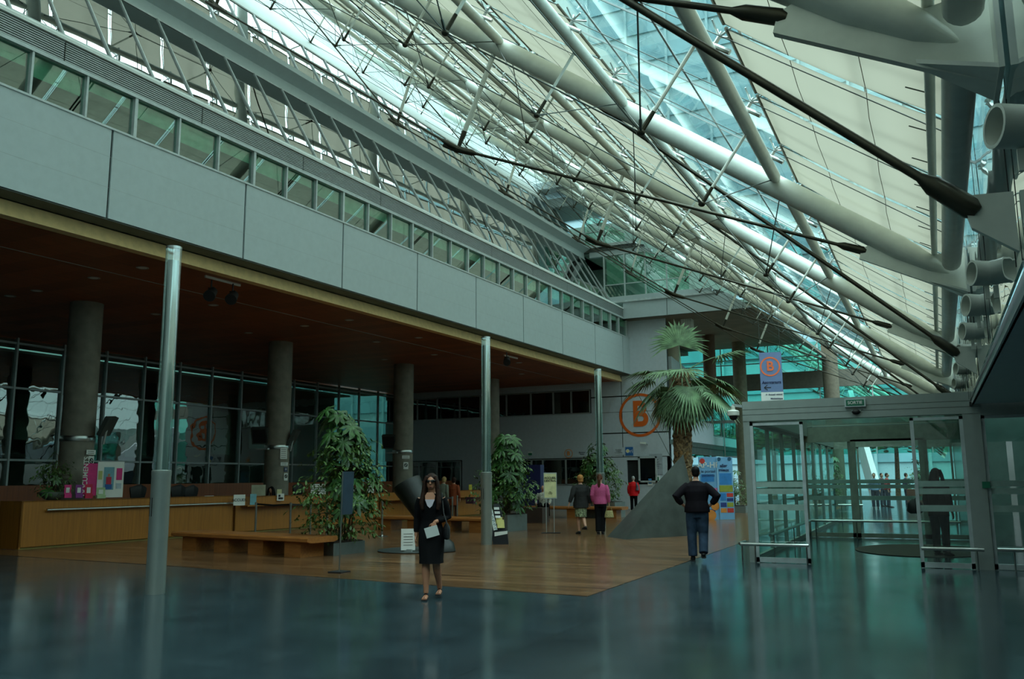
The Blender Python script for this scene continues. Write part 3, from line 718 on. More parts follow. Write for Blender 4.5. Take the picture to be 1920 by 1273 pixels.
# ------------------------------------------------------------------ right glass wall
XW = .62
rw = sthing('wall_right', 'mirror bright glass wall along the right side above the doors', (XW, 10, 3))
mb = MB(); mb.prism([(XW+WX(0), -3, 2.9), (XW+WX(49), 49, 2.9), (XW+WX(49), 49, 5.4), (XW+WX(0), -3, 5.4)], (.02, 0, 0)); mb.build('glass_skin', G_WALL, rw, False)
mb = MB()
for k in range(14): y = -1.0+k*3.6; mb.box(XW+WX(y)-.006, XW+WX(y)+.0, y, y+.012, 2.9, 5.1)
mb.build('joint', JOINT, rw, False)
mb = MB(); mb.prism([(XW+.03, -3, 2.82), (XW+.07, 17.1, 2.82), (3.2, 17.1, 2.82), (3.2, -3, 2.82)], (0, 0, .16)); mb.build('soffit', PANEL, rw, False)
mb = MB(); mb.prism([(XW, -3, 2.82), (XW+.06, 17.1, 2.82), (XW+.06, 17.1, 2.96), (XW, -3, 2.96)], (.04, 0, 0)); mb.build('edge_trim', ALU, rw, False)
mb = MB(); mb.box(2.7, 2.8, -3, 17.3, 0, 2.9); struct('wall_right_low', mb, mat('dark green glass wall', (60, 84, 78), .1, spec=.7), 'dark lower glass wall at the far right')
mb = MB(); mb.box(3.0, 3.2, -6, 60, 0, 6); struct('wall_outer', mb, mat('outer wall grey', (150, 164, 158), .7), 'grey outer wall behind the right glass wall')
nz = [(5.1, 3.42, .12), (9.0, 3.45, .12), (11.0, 3.5, .13), (13.0, 3.5, .12), (15.5, 3.55, .12), (18.5, 3.6, .12), (21.5, 3.6, .12)]
for i_, (y, z, r) in enumerate(nz):
    t = thing('air_nozzle', f'round white air nozzle on the right glass wall, {ordw(i_)} from the camera', 'nozzle', (XW, y, z), 'round nozzles on the glass wall')
    c = V((XW+WX(y), y, z)); d = V((-.9, -.38, .05)).normalized()
    m_ = MB(); m_.sweep([c, c+d*.15], [r*.96, r], 24, caps=False); m_.sweep([c+d*.15, c+d*.02], [r*.84, r*.8], 24, caps=False); m_.sweep([c+d*.149, c+d*.151], [(r, r), (r*.84, r*.84)], 24, caps=False); m_.build('ring', WHITE, t)
    MB().sweep([c+d*.04, c+d*.055], [r*.78, r*.78], 20).build('shade_disc', mat('shaded opening disc', (74, 70, 58), .7), t)  # disc coloured dark to stand for the shade inside the hollow nozzle
    MB().beam(c+V((-.02, 0, -r)), c+V((-.02, 0, -r-.12)), .03, .04).build('pin', WHITE, t, False)
for i_ in range(14):
    y = 4.6+i_*1.8; c = V((XW+WX(y)-.02, y, 4.75)); t = thing('spider_fitting', f'steel glass fitting by the eave tube, {ordw(i_)} from the camera', 'fitting', c, 'steel fittings between eave tube and glass wall')
    m_ = MB(); m_.tube(c+V((-.22, 0, -.16)), c+V((-.06, 0, .02)), .018, n=8); m_.tube(c+V((-.1, 0, -.03)), c+V((-.03, 0, .05)), .026, n=8); m_.build('arm', STEEL, t)
    MB().tube(c+V((-.07, 0, .06)), c+V((-.03, 0, .09)), .04, n=12).build('disc', STEEL, t)

# ------------------------------------------------------------------ entrance vestibule
VY, VB = 17.1, 26.0
VX0, VX1 = -3.27, .72
vf = sthing('door_1', 'grey framed glass entrance vestibule with open sliding doors', (VX0, VY, 0))
VG = mat('vestibule grey aluminium', (150, 160, 156), .45, .15, noise=.02)
mb = MB()
mb.box(VX0, VX1+.1, VY, VY+.25, 2.66, 3.04); mb.box(VX0, VX0+.25, VY+.25, VB, 2.66, 3.04); mb.box(VX0, VX1+.1, VB-.2, VB, 2.66, 3.04)
mb.box(VX0, VX0+.12, VY+.01, VY+.13, 0, 2.66); mb.box(VX1-.2, VX1+.08, VY+.01, VY+.2, 0, 2.66); 
mb.build('header_frame', VG, vf, False)
mb = MB(); mb.box(VX0, VX1+.1, VY+.25, VB, 2.92, 3.04); mb.build('vestibule_roof', glass('light passing roof glass', (.7, .8, .76), .1), vf, False)  # roof made of glass so that daylight brightens the vestibule inside
mb = MB()
for z in (2.78, 2.88): mb.box(VX0, VX1+.1, VY-.003, VY, z, z+.006)
mb.build('header_groove', GREY, vf, False)
def leaf(name, x0, x1, y, dx=.06, z1=2.62, stripes=True, bottom=.1, parent=vf, frame=FRAME):
    mb = MB(); mb.box(x0, x0+dx, y, y+.05, 0, z1); mb.box(x1-dx, x1, y, y+.05, 0, z1); mb.box(x0, x1, y, y+.05, 0.01, bottom); mb.box(x0, x1, y, y+.05, z1-.05, z1)
    d = mb.build(name, frame, parent, False)
    mb = MB(); mb.quad((x0+dx, y+.02, bottom), (x1-dx, y+.02, bottom), (x1-dx, y+.02, z1-.05), (x0+dx, y+.02, z1-.05)); mb.build('pane', G_CLEAR, d, False)
    if stripes:
        mb = MB()
        for a, b in ((1.50, 1.40), (1.37, 1.27), (1.08, .97)): mb.box(x0+dx, x1-dx, y+.012, y+.018, b, a)
        mb.build('frosted_strip', FROST, d, False)
    return d
leaf('side_leaf', VX0+.12, -2.17, VY+.02); leaf('side_leaf', -.33, VX1-.2, VY+.02)
leaf('side_leaf', .8, 1.75, VY+.06); leaf('side_leaf', 1.75, 2.68, VY+.06)
mb = MB(); mb.box(.8, 2.7, VY+.02, VY+.2, 2.62, 2.9); mb.build('transom_box', VG, vf, False)
# long glazed side wall
for k in range(8):
    y0 = VY+.3+k*1.95; 
    mb = MB(); mb.box(VX0+.02, VX0+.1, y0, y0+.07, 0, 2.66); mb.box(VX0+.02, VX0+.1, y0, y0+1.95, 0, .1); mb.box(VX0+.02, VX0+.1, y0, y0+1.95, 2.6, 2.66)
    if y0 > VB-1: mb.box(VX0+.02, VX0+.1, y0, y0+1.95, 2.66, 2.8)
    d = mb.build('side_frame', VG, vf, False)
    mb = MB(); mb.quad((VX0+.06, y0+.07, .1), (VX0+.06, y0+1.95, .1), (VX0+.06, y0+1.95, 2.6), (VX0+.06, y0+.07, 2.6)); mb.build('pane', G_CLEAR, d, False)
    mb = MB()
    for a, b in ((1.50, 1.40), (1.37, 1.27), (1.08, .97)): mb.box(VX0+.05, VX0+.056, y0+.07, y0+1.9, b, a)
    mb.build('frosted_strip', FROST, d, False)
# inner screen
BRZ = mat('grey bronze frame', (150, 154, 142), .5, .2)
inn = sthing('door_2', 'inner glass screen of the vestibule', (VX0, 24.8, 0))
leaf('inner_leaf', VX0+.1, -1.95, 24.75, .08, 2.55, True, .12, inn, BRZ); leaf('inner_leaf', -1.95, -.2, 24.7, .12, 2.55, True, .12, inn, BRZ); leaf('inner_leaf', -.2, .9, 24.75, .08, 2.55, True, .12, inn, BRZ)
mb = MB(); mb.box(VX0+.1, .9, 24.7, 24.85, 2.5, 2.9); mb.build('inner_header', BRZ, inn, False)
bk = sthing('door_3', 'glass doors at the far end of the passage', (VX0, 33, 0))
leaf('far_leaf', -3.3, -2.35, 33, .07, 2.6, False, .1, bk, BRZ); leaf('far_leaf', -.4, .6, 33, .07, 2.6, False, .1, bk, BRZ)
mb = MB(); mb.box(-3.3, .8, 33, 33.15, 2.6, 2.85); mb.build('far_header', BRZ, bk, False)
mb = MB(); mb.box(.62, .7, VY+.3, 33, 0, 2.9); struct('wall_passage', mb, mat('dark passage glass', (40, 62, 56), .15, spec=.7), 'dark glass side of the passage behind the right sliding leaf')
# rails
def rail(pts, z, label, posts):
    t = thing('guard_rail', label, 'rail', (pts[0][0], pts[0][1], 0), 'low steel guard rails of the entrance')
    MB().sweep([(x, y, z) for x, y in pts], .032, 14).build('rail_tube', STEEL, t)
    for x, y in posts: MB().tube((x, y, 0), (x, y, z), .014, n=8).build('post', STEEL, t)
rail([(-3.42, 17.5), (-3.42, 17.0), (-3.38, 16.88), (-2.16, 16.88)], .35, 'low steel rail in front of the left glass leaf', [(-3.36, 16.88), (-3.12, 16.88), (-2.2, 16.88)])
rail([(-.3, 16.92), (.66, 16.92)], .35, 'low steel rail in front of the right glass leaf', [(.55, 16.92)])
rail([(.86, 16.95), (2.6, 16.95)], .35, 'low steel rail in front of the far right glazing', [(1.1, 16.95), (2.4, 16.95)])
rail([(VX0+.25, 18.0), (VX0+.25, 24.4)], .45, 'steel rail along the inside of the left vestibule glazing', [(VX0+.25, 18.4), (VX0+.25, 21.2), (VX0+.25, 24.2)])
rail([(VX0+.2, 24.3), (.5, 24.3)], .45, 'dark steel rail across the inner screen', [(-2.9, 24.3), (-1.9, 24.3), (-.4, 24.3)])
rail([(-3.1, 32.6), (-2.3, 32.6)], .6, 'bright steel rail at the far end of the passage', [(-3.0, 32.6), (-2.4, 32.6)])
mb = MB(); mb.lathe((-.35, 21.0, 0), [(1.35, .007), (1.35, .014)], 40, 1., 1.25); tag(mb.build('door_mat', mat('dark brown door mat', (62, 56, 48), .9, noise=.3, scale=60)), 'round dark brown ribbed mat inside the vestibule', 'mat')
# exit sign and cameras
GREEN = mat('exit green', (22, 112, 84), .5)
c = at_y(1603, 755, VY-.06); t = thing('exit_sign', 'green SORTIE sign on the vestibule header', 'sign', c)
MB().box(c.x-.18, c.x+.18, c.y, c.y+.06, c.z-.075, c.z+.075).build('frame', FRAME, t, False)
MB().box(c.x-.155, c.x+.155, c.y-.004, c.y+.004, c.z-.055, c.z+.055).build('face', GREEN, t, False)
text('SORTIE', .078, PAPER, t, (c.x, c.y-.008, c.z), (1, 0, 0), bold=.0015)
c = at_y(1605, 772, VY-.03); t = thing('dome_sensor', 'small black dome sensor under the green exit sign', 'sensor', c)
MB().ball(c, .075, .05, .045).build('dome', BLACK, t); MB().box(c.x-.08, c.x+.08, c.y-.01, c.y+.05, c.z+.01, c.z+.03).build('mount', VG, t, False)
c = at_y(1820, 758, VY-.04); tag(MB().box(c.x-.02, c.x+.02, c.y-.05, c.y+.03, c.z-.03, c.z+.04).build('door_sensor', BLACK, None, False), 'tiny black sensor at the right end of the header', 'sensor')
c = at_y(1849, 909, VY-.0); tag(MB().box(c.x-.06, c.x+.06, c.y-.02, c.y+.03, c.z-.055, c.z+.055).build('call_button', GREEN, None, False), 'green emergency call box on the post right of the sliding leaf', 'call box')
c = at_y(1375, 778, 16.9); t = thing('dome_camera', 'white dome camera on an arm left of the vestibule', 'camera', c)
MB().lathe(c, [(.09, -.02), (.115, -.01), (.115, .07), (.09, .085), (.04, .1), (.04, .17), (.02, .18)], 20).build('housing', WHITE, t)
MB().ball(c+V((0, 0, -.02)), .085, .085, .085, 16, 10).build('dome', BLACK, t)
mb = MB(); mb.tube(c+V((0, 0, .15)), c+V((.02, 0, .2)), .03); mb.beam(c+V((0, 0, .19)), (VX0+.02, VY+.1, c.z+.17), .04, .05); mb.build('arm', FRAME, t)

# ------------------------------------------------------------------ hanging banner
HB = mat('banner blue', (104, 124, 164), .6, noise=.02); OR2 = mat('banner orange', (236, 110, 62), .6)
def ring_letter(parent, c, rv, uv, rad, wd, ltr, size, m, clip=None, sx=1.):
    nv = rv.cross(uv); mb = MB(); n = 48
    vs_ = []
    for k in range(n):
        a = 2*PI*k/n
        for r in (rad, rad-wd): vs_.append(c+rv*math.cos(a)*r+uv*math.sin(a)*r+nv*.006)
    fs = []
    for k in range(n):
        mid = math.cos(2*PI*(k+.5)/n)
        if clip is not None and mid < clip: continue
        fs.append((2*k, 2*((k+1) % n), 2*((k+1) % n)+1, 2*k+1))
    mb.add(vs_, fs); o = mb.build('ring', m, parent, False); md = o.modifiers.new('t', 'SOLIDIFY'); md.thickness = .004
    tx = text(ltr, size, m, parent, c+nv*.008, rv, uv, bold=size*.03); tx.scale = (sx, 1, 1)
yb = 26.0
c = at_y(1446.5, 712, yb); pxm = FPX/ (V(c)-V((0, 0, CAM_Z))).dot(f_)
bw_, bh = 40/pxm, 104/pxm; rv = V((math.cos(R(12)), math.sin(R(12)), 0)); uv = V((0, 0, 1)); nv = rv.cross(uv)
c = c+uv*(52/pxm-bh/2)
t = thing('hanging_banner', 'hanging blue banner with an orange B in a ring above the vestibule', 'banner', c)
zt = c.z+bh/2
def bpanel(z0, z1, m, nm):
    a = c-rv*bw_/2; a = V((a.x, a.y, z0)); MB().prism([a, a+rv*bw_, a+rv*bw_+V((0, 0, z1-z0)), a+V((0, 0, z1-z0))], -nv*.02).build(nm, m, t, False)
bpanel(zt-bh*.72, zt, HB, 'blue_field'); bpanel(zt-bh, zt-bh*.722, PAPER, 'white_field')
ring_letter(t, V((c.x, c.y, zt-bh*.26))-rv*bw_*.03, rv, uv, bw_*.46, bw_*.07, 'B', bw_*.62, OR2, None, .95)
navy = mat('navy lettering', (30, 36, 80), .6)
text('Ascenseurs', bw_*.185, navy, t, V((c.x, c.y, zt-bh*.545))+nv*.008, rv, bold=.003)
mb = MB(); q = V((c.x, c.y, zt-bh*.64))+nv*.004-rv*bw_*.2
mb.beam(q-rv*bw_*.14, q+rv*bw_*.16, bw_*.035, .004, nv); mb.beam(q-rv*bw_*.14, q+rv*0+uv*bw_*.12, bw_*.035, .004, nv); mb.beam(q-rv*bw_*.14, q-uv*bw_*.12, bw_*.035, .004, nv); mb.build('arrow', BLACK, t, False)
for i_, l in enumerate(('\u2190 Accueil central', 'M\u00e9diath\u00e8que', 'R\u00e9gie comptable')): text(l, bw_*.105, navy, t, V((c.x, c.y, zt-bh*(.765+.075*i_)))+nv*.008+rv*bw_*.46, rv, align='RIGHT', bold=.001)
for e in (-.45, .45): MB().tube(V((c.x, c.y, zt))+rv*bw_*e, V((c.x, c.y, TZ(c.x)))+rv*bw_*e, .006, n=5).build('hanger', CABLE, t)

# ------------------------------------------------------------------ signs on the back wall
yw = YB*KS-.02
c = at_y(1200, 778, yw); rad = 38.5/(FPX/(V(c)-V((0, 0, CAM_Z))).dot(f_))
t = thing('wall_emblem', 'large orange B in an orange ring on the pale back wall', 'sign', c)
ring_letter(t, V(c)+V((0, -.005, 0)), V((1, 0, 0)), V((0, 0, 1)), rad*1.06, rad*.13, 'B', rad*1.28*1.33, ORANGE, None, .84)
def wboard(px, py, wpx, hpx, m, name, label, cat, tx=None, tm=None, ts=.5, frame=None, off=0.0):
    c = at_y(px, py, yw-off); k = (V(c)-V((0, 0, CAM_Z))).dot(f_)/FPX; t = thing(name, label, cat, c)
    MB().box(c.x-wpx*k/2, c.x+wpx*k/2, c.y-.02, c.y+.02+off, c.z-hpx*k/2, c.z+hpx*k/2).build('board', m, t, False)
    if tx: text(tx, hpx*k*ts, tm, t, (c.x, c.y-.024, c.z), (1, 0, 0))
    return t, c, k
t, c, k = wboard(1180, 846, 15, 16, mat('sign blue', (36, 96, 158), .5), 'wall_sign', 'small blue sign with white Ori lettering right of the third mast', 'sign', 'Ori', PAPER, .6)
MB().ball((c.x-.08, c.y-.02, c.z+.02), .09, .006, .09).build('white_dot', mat('cream yellow', (230, 220, 150), .5), t)
t, c, k = wboard(1082, 850, 40, 13, PANEL2, 'wall_sign', 'small sign strip with an orange B between brackets above the office window', 'sign')
ring_letter(t, V((c.x-.48, c.y-.022, c.z)), V((1, 0, 0)), V((0, 0, 1)), .24, .03, 'B', .3, mat('dull orange', (230, 140, 50), .6)); text('Boutique\nRelais', .1, navy, t, (c.x+.3, c.y-.03, c.z), (1, 0, 0))
t, c, k = wboard(1160, 846, 22, 14, PANEL2, 'wall_sign', 'pale directory strip with dark print left of the blue Ori sign', 'sign', 'Chronique\nAnalyses\nConsultations', BLACK, .2)
t, c, k = wboard(1230, 870, 25, 38, mat('pale grey board', (160, 168, 176), .6), 'directory_board', 'pale directory board with small print right of the reception hatch', 'sign', 'AP-HP\nAccueil\nConsultations\nServices\nEtage 2', BLACK, .1)
for px, py, w_, h_, col, lb in ((1219, 902, 9, 16, (60, 130, 180), 'white and blue leaflet on the wall under the directory board'), (1232, 898, 11, 12, (40, 110, 80), 'green poster on the wall under the directory board'), (1296, 858, 8, 5, (220, 220, 220), 'tiny white card on the wall right of the palm trunk')):
    t, c, k = wboard(px, py, w_, h_, PAPER, 'wall_poster', lb, 'poster', off=.01)
    MB().box(c.x-w_*k*.34, c.x+w_*k*.34, c.y-.024, c.y-.02, c.z-h_*k*.3, c.z+h_*k*.3).build('print', mat('poster %d' % px, col, .6), t, False)
t, c, k = wboard(1215, 880, 2, 2, PAPER, 'hatch_window', 'dark framed reception hatch behind the person in red', 'window')
fx, fz = 18*k, 24*k
mb = MB()
for a, b, e, g in ((-fx, -fx+.09, -fz, fz), (fx-.09, fx, -fz, fz), (-fx, fx, fz-.09, fz), (-fx, fx, -fz, -fz+.09)): mb.box(c.x+a, c.x+b, c.y-.07, c.y+.03, c.z+e, c.z+g)
mb.build('frame', FRAME, t, False); MB().box(c.x-fx+.09, c.x+fx-.09, c.y-.03, c.y-.022, c.z-fz+.09, c.z+fz-.09).build('dark_glass', mat('black glass', (14, 20, 20), .1, spec=.7), t, False)
c = at_y(1208, 831, yw-.15); t = thing('wall_camera', 'small white camera on the back wall under the ring', 'camera', c)
MB().beam(c+V((-.2, -.05, .03)), c+V((.1, 0, 0)), .09, .09).build('body', WHITE, t); MB().tube(c+V((.08, 0, 0)), c+V((.12, .15, -.08)), .02).build('arm', STEEL, t)
for px, py, lb in ((994, 850, 'small green and white exit light on the back wall behind the middle plant'),):
    t, c, k = wboard(px, py, 7, 7, GREEN, 'exit_light', lb, 'sign'); MB().box(c.x-.12, c.x+.12, c.y-.03, c.y+.02, c.z+.02, c.z+.1).build('lamp', PAPER, t, False)

# ------------------------------------------------------------------ glass lamp masts
def mast(x, y, label):
    t = thing('lamp_mast', label, 'lamp mast', (x, y, 0), 'tall glass lamp masts')
    MB().lathe((x, y, 0), [(.138, 0), (.138, 1.68), (.142, 1.70), (.142, 1.76), (.12, 1.77)], 28).build('metal_sleeve', mat('silver grey paint', (160, 168, 162), .32, .65, noise=.02), t)
    for a in (-.9, -.45, 0, .45):
        d = V((math.sin(a-.5), -math.cos(a-.5), 0)); p = V((x, y, 0))+d*.139
        MB().beam(p+V((0, 0, 1.1)), p+V((0, 0, 1.37)), .012, .006, d).build('slot', BLACK, t, False)
    MB().sweep([(x, y, 1.76), (x, y, 5.16)], .115, 28, caps=False).build('glass_tube', G_TUBE, t)
    MB().lathe((x, y, 0), [(.085, 1.77), (.085, 4.95), (.0, 4.96)], 20).build('core_tube', mat('pearl reflector', (168, 184, 180), .25, .55, noise=.12, scale=3, aniso=(6, 6, .4)), t)
    MB().sweep([(x, y, 5.13), (x, y, 5.17)], [.118, .118], 28, caps=False).build('top_rim', STEEL, t)
mast(-10.29, 9.39, 'nearest tall glass lamp mast on a silver sleeve, left of the bench')
mast(-10.03, 19.3, 'middle glass lamp mast beside the black leaflet stand')
mast(-9.80, 26.9, 'farthest glass lamp mast, behind the woman in pink')

# ------------------------------------------------------------------ reception counters
def counter_unit(p0, p1, h, label, ledge=None, rail_=False, depth=.9):
    p0, p1 = V((*p0, 0)), V((*p1, 0)); d = (p1-p0).normalized(); n = V((-d.y, d.x, 0))     # n points behind the desk
    t = thing('reception_counter', label, 'counter', p0, 'oak reception counters')
    MB().prism([p0+V((0, 0, .06)), p1+V((0, 0, .06)), p1+V((0, 0, h)), p0+V((0, 0, h))], n*.06).build('front_panel', COUNT, t, False)
    mb = MB(); mb.prism([p0+n*.05, p1+n*.05, p1+n*.05+V((0, 0, .06)), p0+n*.05+V((0, 0, .06))], n*.04); mb.build('plinth', mat('pale plinth', (150, 130, 70), .6), t, False)
    for e, s in ((p0, 1), (p1, -1)): MB().prism([e+V((0, 0, .02)), e+n*depth+V((0, 0, .02)), e+n*depth+V((0, 0, h)), e+V((0, 0, h))], d*.05*s).build('end_panel', COUNT, t, False)
    MB().prism([p0+V((0, 0, h-.03)), p1+V((0, 0, h-.03)), p1+V((0, 0, h)), p0+V((0, 0, h))], n*.3).build('top', COUNT, t, False)
    MB().prism([p0+n*.1+V((0, 0, .72)), p1+n*.1+V((0, 0, .72)), p1+n*.1+V((0, 0, .75)), p0+n*.1+V((0, 0, .75))], n*(depth-.1)).build('desk_top', COUNT, t, False)
    if ledge:
        a, b, z = ledge; q0, q1 = p0+d*a, p0+d*b
        MB().prism([q0+V((0, 0, z-.04)), q1+V((0, 0, z-.04)), q1+V((0, 0, z)), q0+V((0, 0, z))], -n*.32).build('writing_ledge', COUNT, t, False)
    if rail_:
        a = p0+d*.6-n*.08+V((0, 0, h-.23)); b = p1-n*.08+V((0, 0, h-.23)); MB().sweep([a, b], .032, 12).build('hand_rail', STEEL, t)
    return t, d, n
C0, C1, C2, C3 = (-19.95, 14.0), (-19.45, 20.6), (-18.9, 27.6), (-18.3, 35.2)
cu1, cd, cn = counter_unit(C0, C1, 1.16, 'long honey oak reception counter with a steel rail, at the left edge', None, True)
cu2, _, _ = counter_unit((-19.43, 20.65), C2, 1.12, 'middle oak reception counter with a projecting writing ledge', (.2, 4.2, .86))
cu3, _, _ = counter_unit((-18.88, 27.65), C3, 1.12, 'far oak reception counter behind the woman in black', (0, 7.2, .86))
mb = MB(); mb.box(-24.5, -24.4, 13, 43, 0, 1.52); tag(mb.build('counter_back_screen', wood('dark oak screen', (150, 80, 38), (124, 64, 30), .45, 'Z', 0)), 'low dark oak screen wall behind the reception desks', 'screen')
mb = MB(); mb.box(-23, -20.4, 12.2, 13.4, 0, 1.5); tag(mb.build('side_cabinet', mat('very dark wood', (34, 22, 16), .5)), 'very dark cabinet end at the far left edge', 'cabinet')
def on_counter(px, py, z): return at_z(px, py, z)
def card(px, py, wpx, hpx, x, label, m=PAPER, tx=None, ts=.4, name='desk_sign', cat='sign', z0=None, lines=0):
    c = at_x(px, py, x); k = (V(c)-V((0, 0, CAM_Z))).dot(f_)/FPX; rv = V((math.cos(R(62)), math.sin(R(62)), 0))
    if z0: c.z = z0+hpx*k/2+.003
    w_, h_ = wpx*k, hpx*k
    t = thing(name, label, cat, c-V((0, 0, h_/2))); nv = rv.cross(V((0, 0, 1)))
    a = rv*w_/2; b = V((0, 0, h_/2)); MB().prism([c-a-b, c+a-b, c+a+b, c-a+b], -nv*.015).build('sheet', m, t, False)
    MB().prism([c-a*.8-b-nv*.06, c+a*.8-b-nv*.06, c+a*.8-b+nv*.02, c-a*.8-b+nv*.02], (0, 0, .015)).build('foot', m, t, False)
    if tx: text(tx, h_*ts, BLACK, t, c+nv*.008, rv)
    if lines:
        mb = MB(); mb.prism([c-a*.6+b*.1+nv*.004, c-a*.05+b*.1+nv*.004, c-a*.05+b*.7+nv*.004, c-a*.6+b*.7+nv*.004], nv*.003)
        for q in range(lines): mb.beam(c-a*.6-b*(.15+.2*q)+nv*.006, c+a*.7-b*(.15+.2*q)+nv*.006, .02, .003, nv)
        mb.build('print', BLACK, t, False)
    return t
card(392, 937, 17, 15, -19.62, 'white printed card on the counter front, end of the steel rail', lines=3)
card(449, 934, 22, 20, -19.15, 'white ACCUEIL sign standing on the writing ledge', tx='ACCUEIL', ts=.36, z0=0.86)
card(526, 932, 14, 13, -19.2, 'small white printed card below the receptionist', lines=3)
card(597, 914, 30, 19, -19.35, 'white ACCUEIL sign partly hidden by the first plant', tx='ACCUEIL', ts=.4, z0=1.12)
card(695, 909, 14, 22, -18.95, 'tilted white leaflet display on the counter right of the first plant', lines=3, z0=1.12)
card(662, 916, 12, 10, -19.0, 'small white paper on the counter behind the plant leaves', lines=1, z0=1.12)
card(882, 911, 7, 10, -18.5, 'small yellow card on the far counter left of the middle mast', mat('yellow card', (206, 190, 60), .6), z0=1.12)
card(475, 933, 12, 20, -19.2, 'small stack of pale blue leaflets left of the receptionist', mat('pale blue leaflets', (120, 176, 190), .6), name='leaflet_stack', cat='leaflets', z0=0.86)
t = card(485, 914, 27, 20, -19.8, 'pale screen back on the desk left of the receptionist', mat('pale monitor back', (150, 150, 128), .6), name='desk_monitor', cat='monitor', z0=1.12)
t = card(524, 919, 9, 11, -19.6, 'small cream paper cup shaped lamp in front of the receptionist', mat('cream', (206, 206, 160), .6), name='desk_lamp', cat='lamp', z0=1.12)
for px, py, lb in ((262, 926, 'black office chair back behind the counter, left of the nearest mast'), (337, 925, 'black office chair back just right of the nearest mast'), (361, 926, 'second black office chair back right of the nearest mast'), (562, 920, 'black office chair back right of the receptionist')):
    c = at_x(px, py, -21.2); t = thing('office_chair', lb, 'chair', (c.x, c.y, 0), 'black office chairs behind the counter')
    mb = MB(); mb.sweep([c+V((-.1, -.25, 0)), c+V((0, 0, .05)), c+V((-.1, .25, 0))], [(.05, .2), (.06, .24), (.05, .2)], 12, a0=V((1, 0, 0))); mb.build('backrest', BLACK, t)
    MB().box(c.x-.05, c.x+.45, c.y-.24, c.y+.24, .42, .5).build('seat', BLACK, t); MB().tube((c.x+.2, c.y, .06), (c.x+.2, c.y, .42), .03).build('post', BLACK, t); MB().beam((c.x-.02, c.y, .5), (c.x-.03, c.y, c.z), .05, .03).build('back_post', BLACK, t)
    mb = MB()
    for k in range(5): mb.beam((c.x+.2, c.y, .07), (c.x+.2+.28*math.cos(k*1.257), c.y+.28*math.sin(k*1.257), .04), .04, .04)
    mb.build('base', BLACK, t)
# display board and leaflet racks at the left
PINK = mat('magenta print', (206, 44, 120), .6); VIO = mat('violet print', (130, 50, 130), .6)
bx = -20.15
t = card(207, 899, 46, 66, bx, 'white display board with a small painted figure and pink notes', name='display_board', cat='display board')
c = at_x(207, 899, bx); k = (V(c)-V((0, 0, CAM_Z))).dot(f_)/FPX; rv = V((math.cos(R(62)), math.sin(R(62)), 0)); nv = rv.cross(V((0, 0, 1)))
def patch(par, ox, oz, w_, h_, m, nm='patch', d=.006, c=c, rv=rv, nv=nv, k=k):
    q = c+rv*ox*k+V((0, 0, oz*k))+nv*d; a = rv*w_*k/2; b = V((0, 0, h_*k/2)); MB().prism([q-a-b, q+a-b, q+a+b, q-a+b], nv*.003).build(nm, m, par, False)
patch(t, -3, 2, 18, 42, mat('sky blue print', (110, 160, 176), .6), 'picture'); patch(t, -3, -2, 9, 14, mat('red print', (190, 40, 70), .6), 'picture_dress', .01); patch(t, -3, 8, 4, 5, SKIN, 'picture_head', .01); patch(t, -3, -13, 12, 9, mat('blue print', (40, 90, 160), .6), 'picture_base', .01)
patch(t, 15, 10, 10, 22, PINK, 'note'); patch(t, -18, 8, 7, 16, mat('yellow green print', (190, 196, 120), .6), 'note'); patch(t, 15, -12, 9, 10, mat('pale print', (176, 190, 200), .6), 'note')
t = card(169, 899, 24, 60, bx-.25, 'tall pink leaflet board with white vertical lettering', PINK, name='leaflet_board', cat='leaflet board')
c2 = at_x(160, 893, bx-.25); text('DOCUMENTS', .17, PAPER, t, c2+nv*.02, (0, 0, 1), -rv, bold=.002)
for i_, (px, py, w_, h_, m, lb) in enumerate(((127, 921, 12, 24, PINK, 'pink leaflet rack, leftmost on the counter'), (148, 921, 12, 24, VIO, 'violet and yellow leaflet rack beside the pink one'), (166, 921, 13, 26, mat('crimson print', (196, 30, 70), .6), 'crimson leaflet rack under the pink board'), (189, 924, 15, 20, mat('white green print', (170, 196, 150), .6), 'white and green leaflet rack before the display board'))):
    t = card(px, py, w_, h_, -19.85, lb, m, name='leaflet_rack', cat='leaflet rack'); cc = at_x(px, py, -19.85); kk = (V(cc)-V((0, 0, CAM_Z))).dot(f_)/FPX
    patch(t, 0, 2, w_*.5, h_*.4, PAPER, 'leaflet', .006, cc, rv, nv, kk)
    MB().prism([cc-V((0, 0, h_*kk/2))-rv*w_*kk/2+nv*.1, cc-V((0, 0, h_*kk/2))+rv*w_*kk/2+nv*.1, cc-V((0, 0, h_*kk*.2))+rv*w_*kk/2+nv*.1, cc-V((0, 0, h_*kk*.2))-rv*w_*kk/2+nv*.1], -nv*.08).build('pocket', m, t, False)

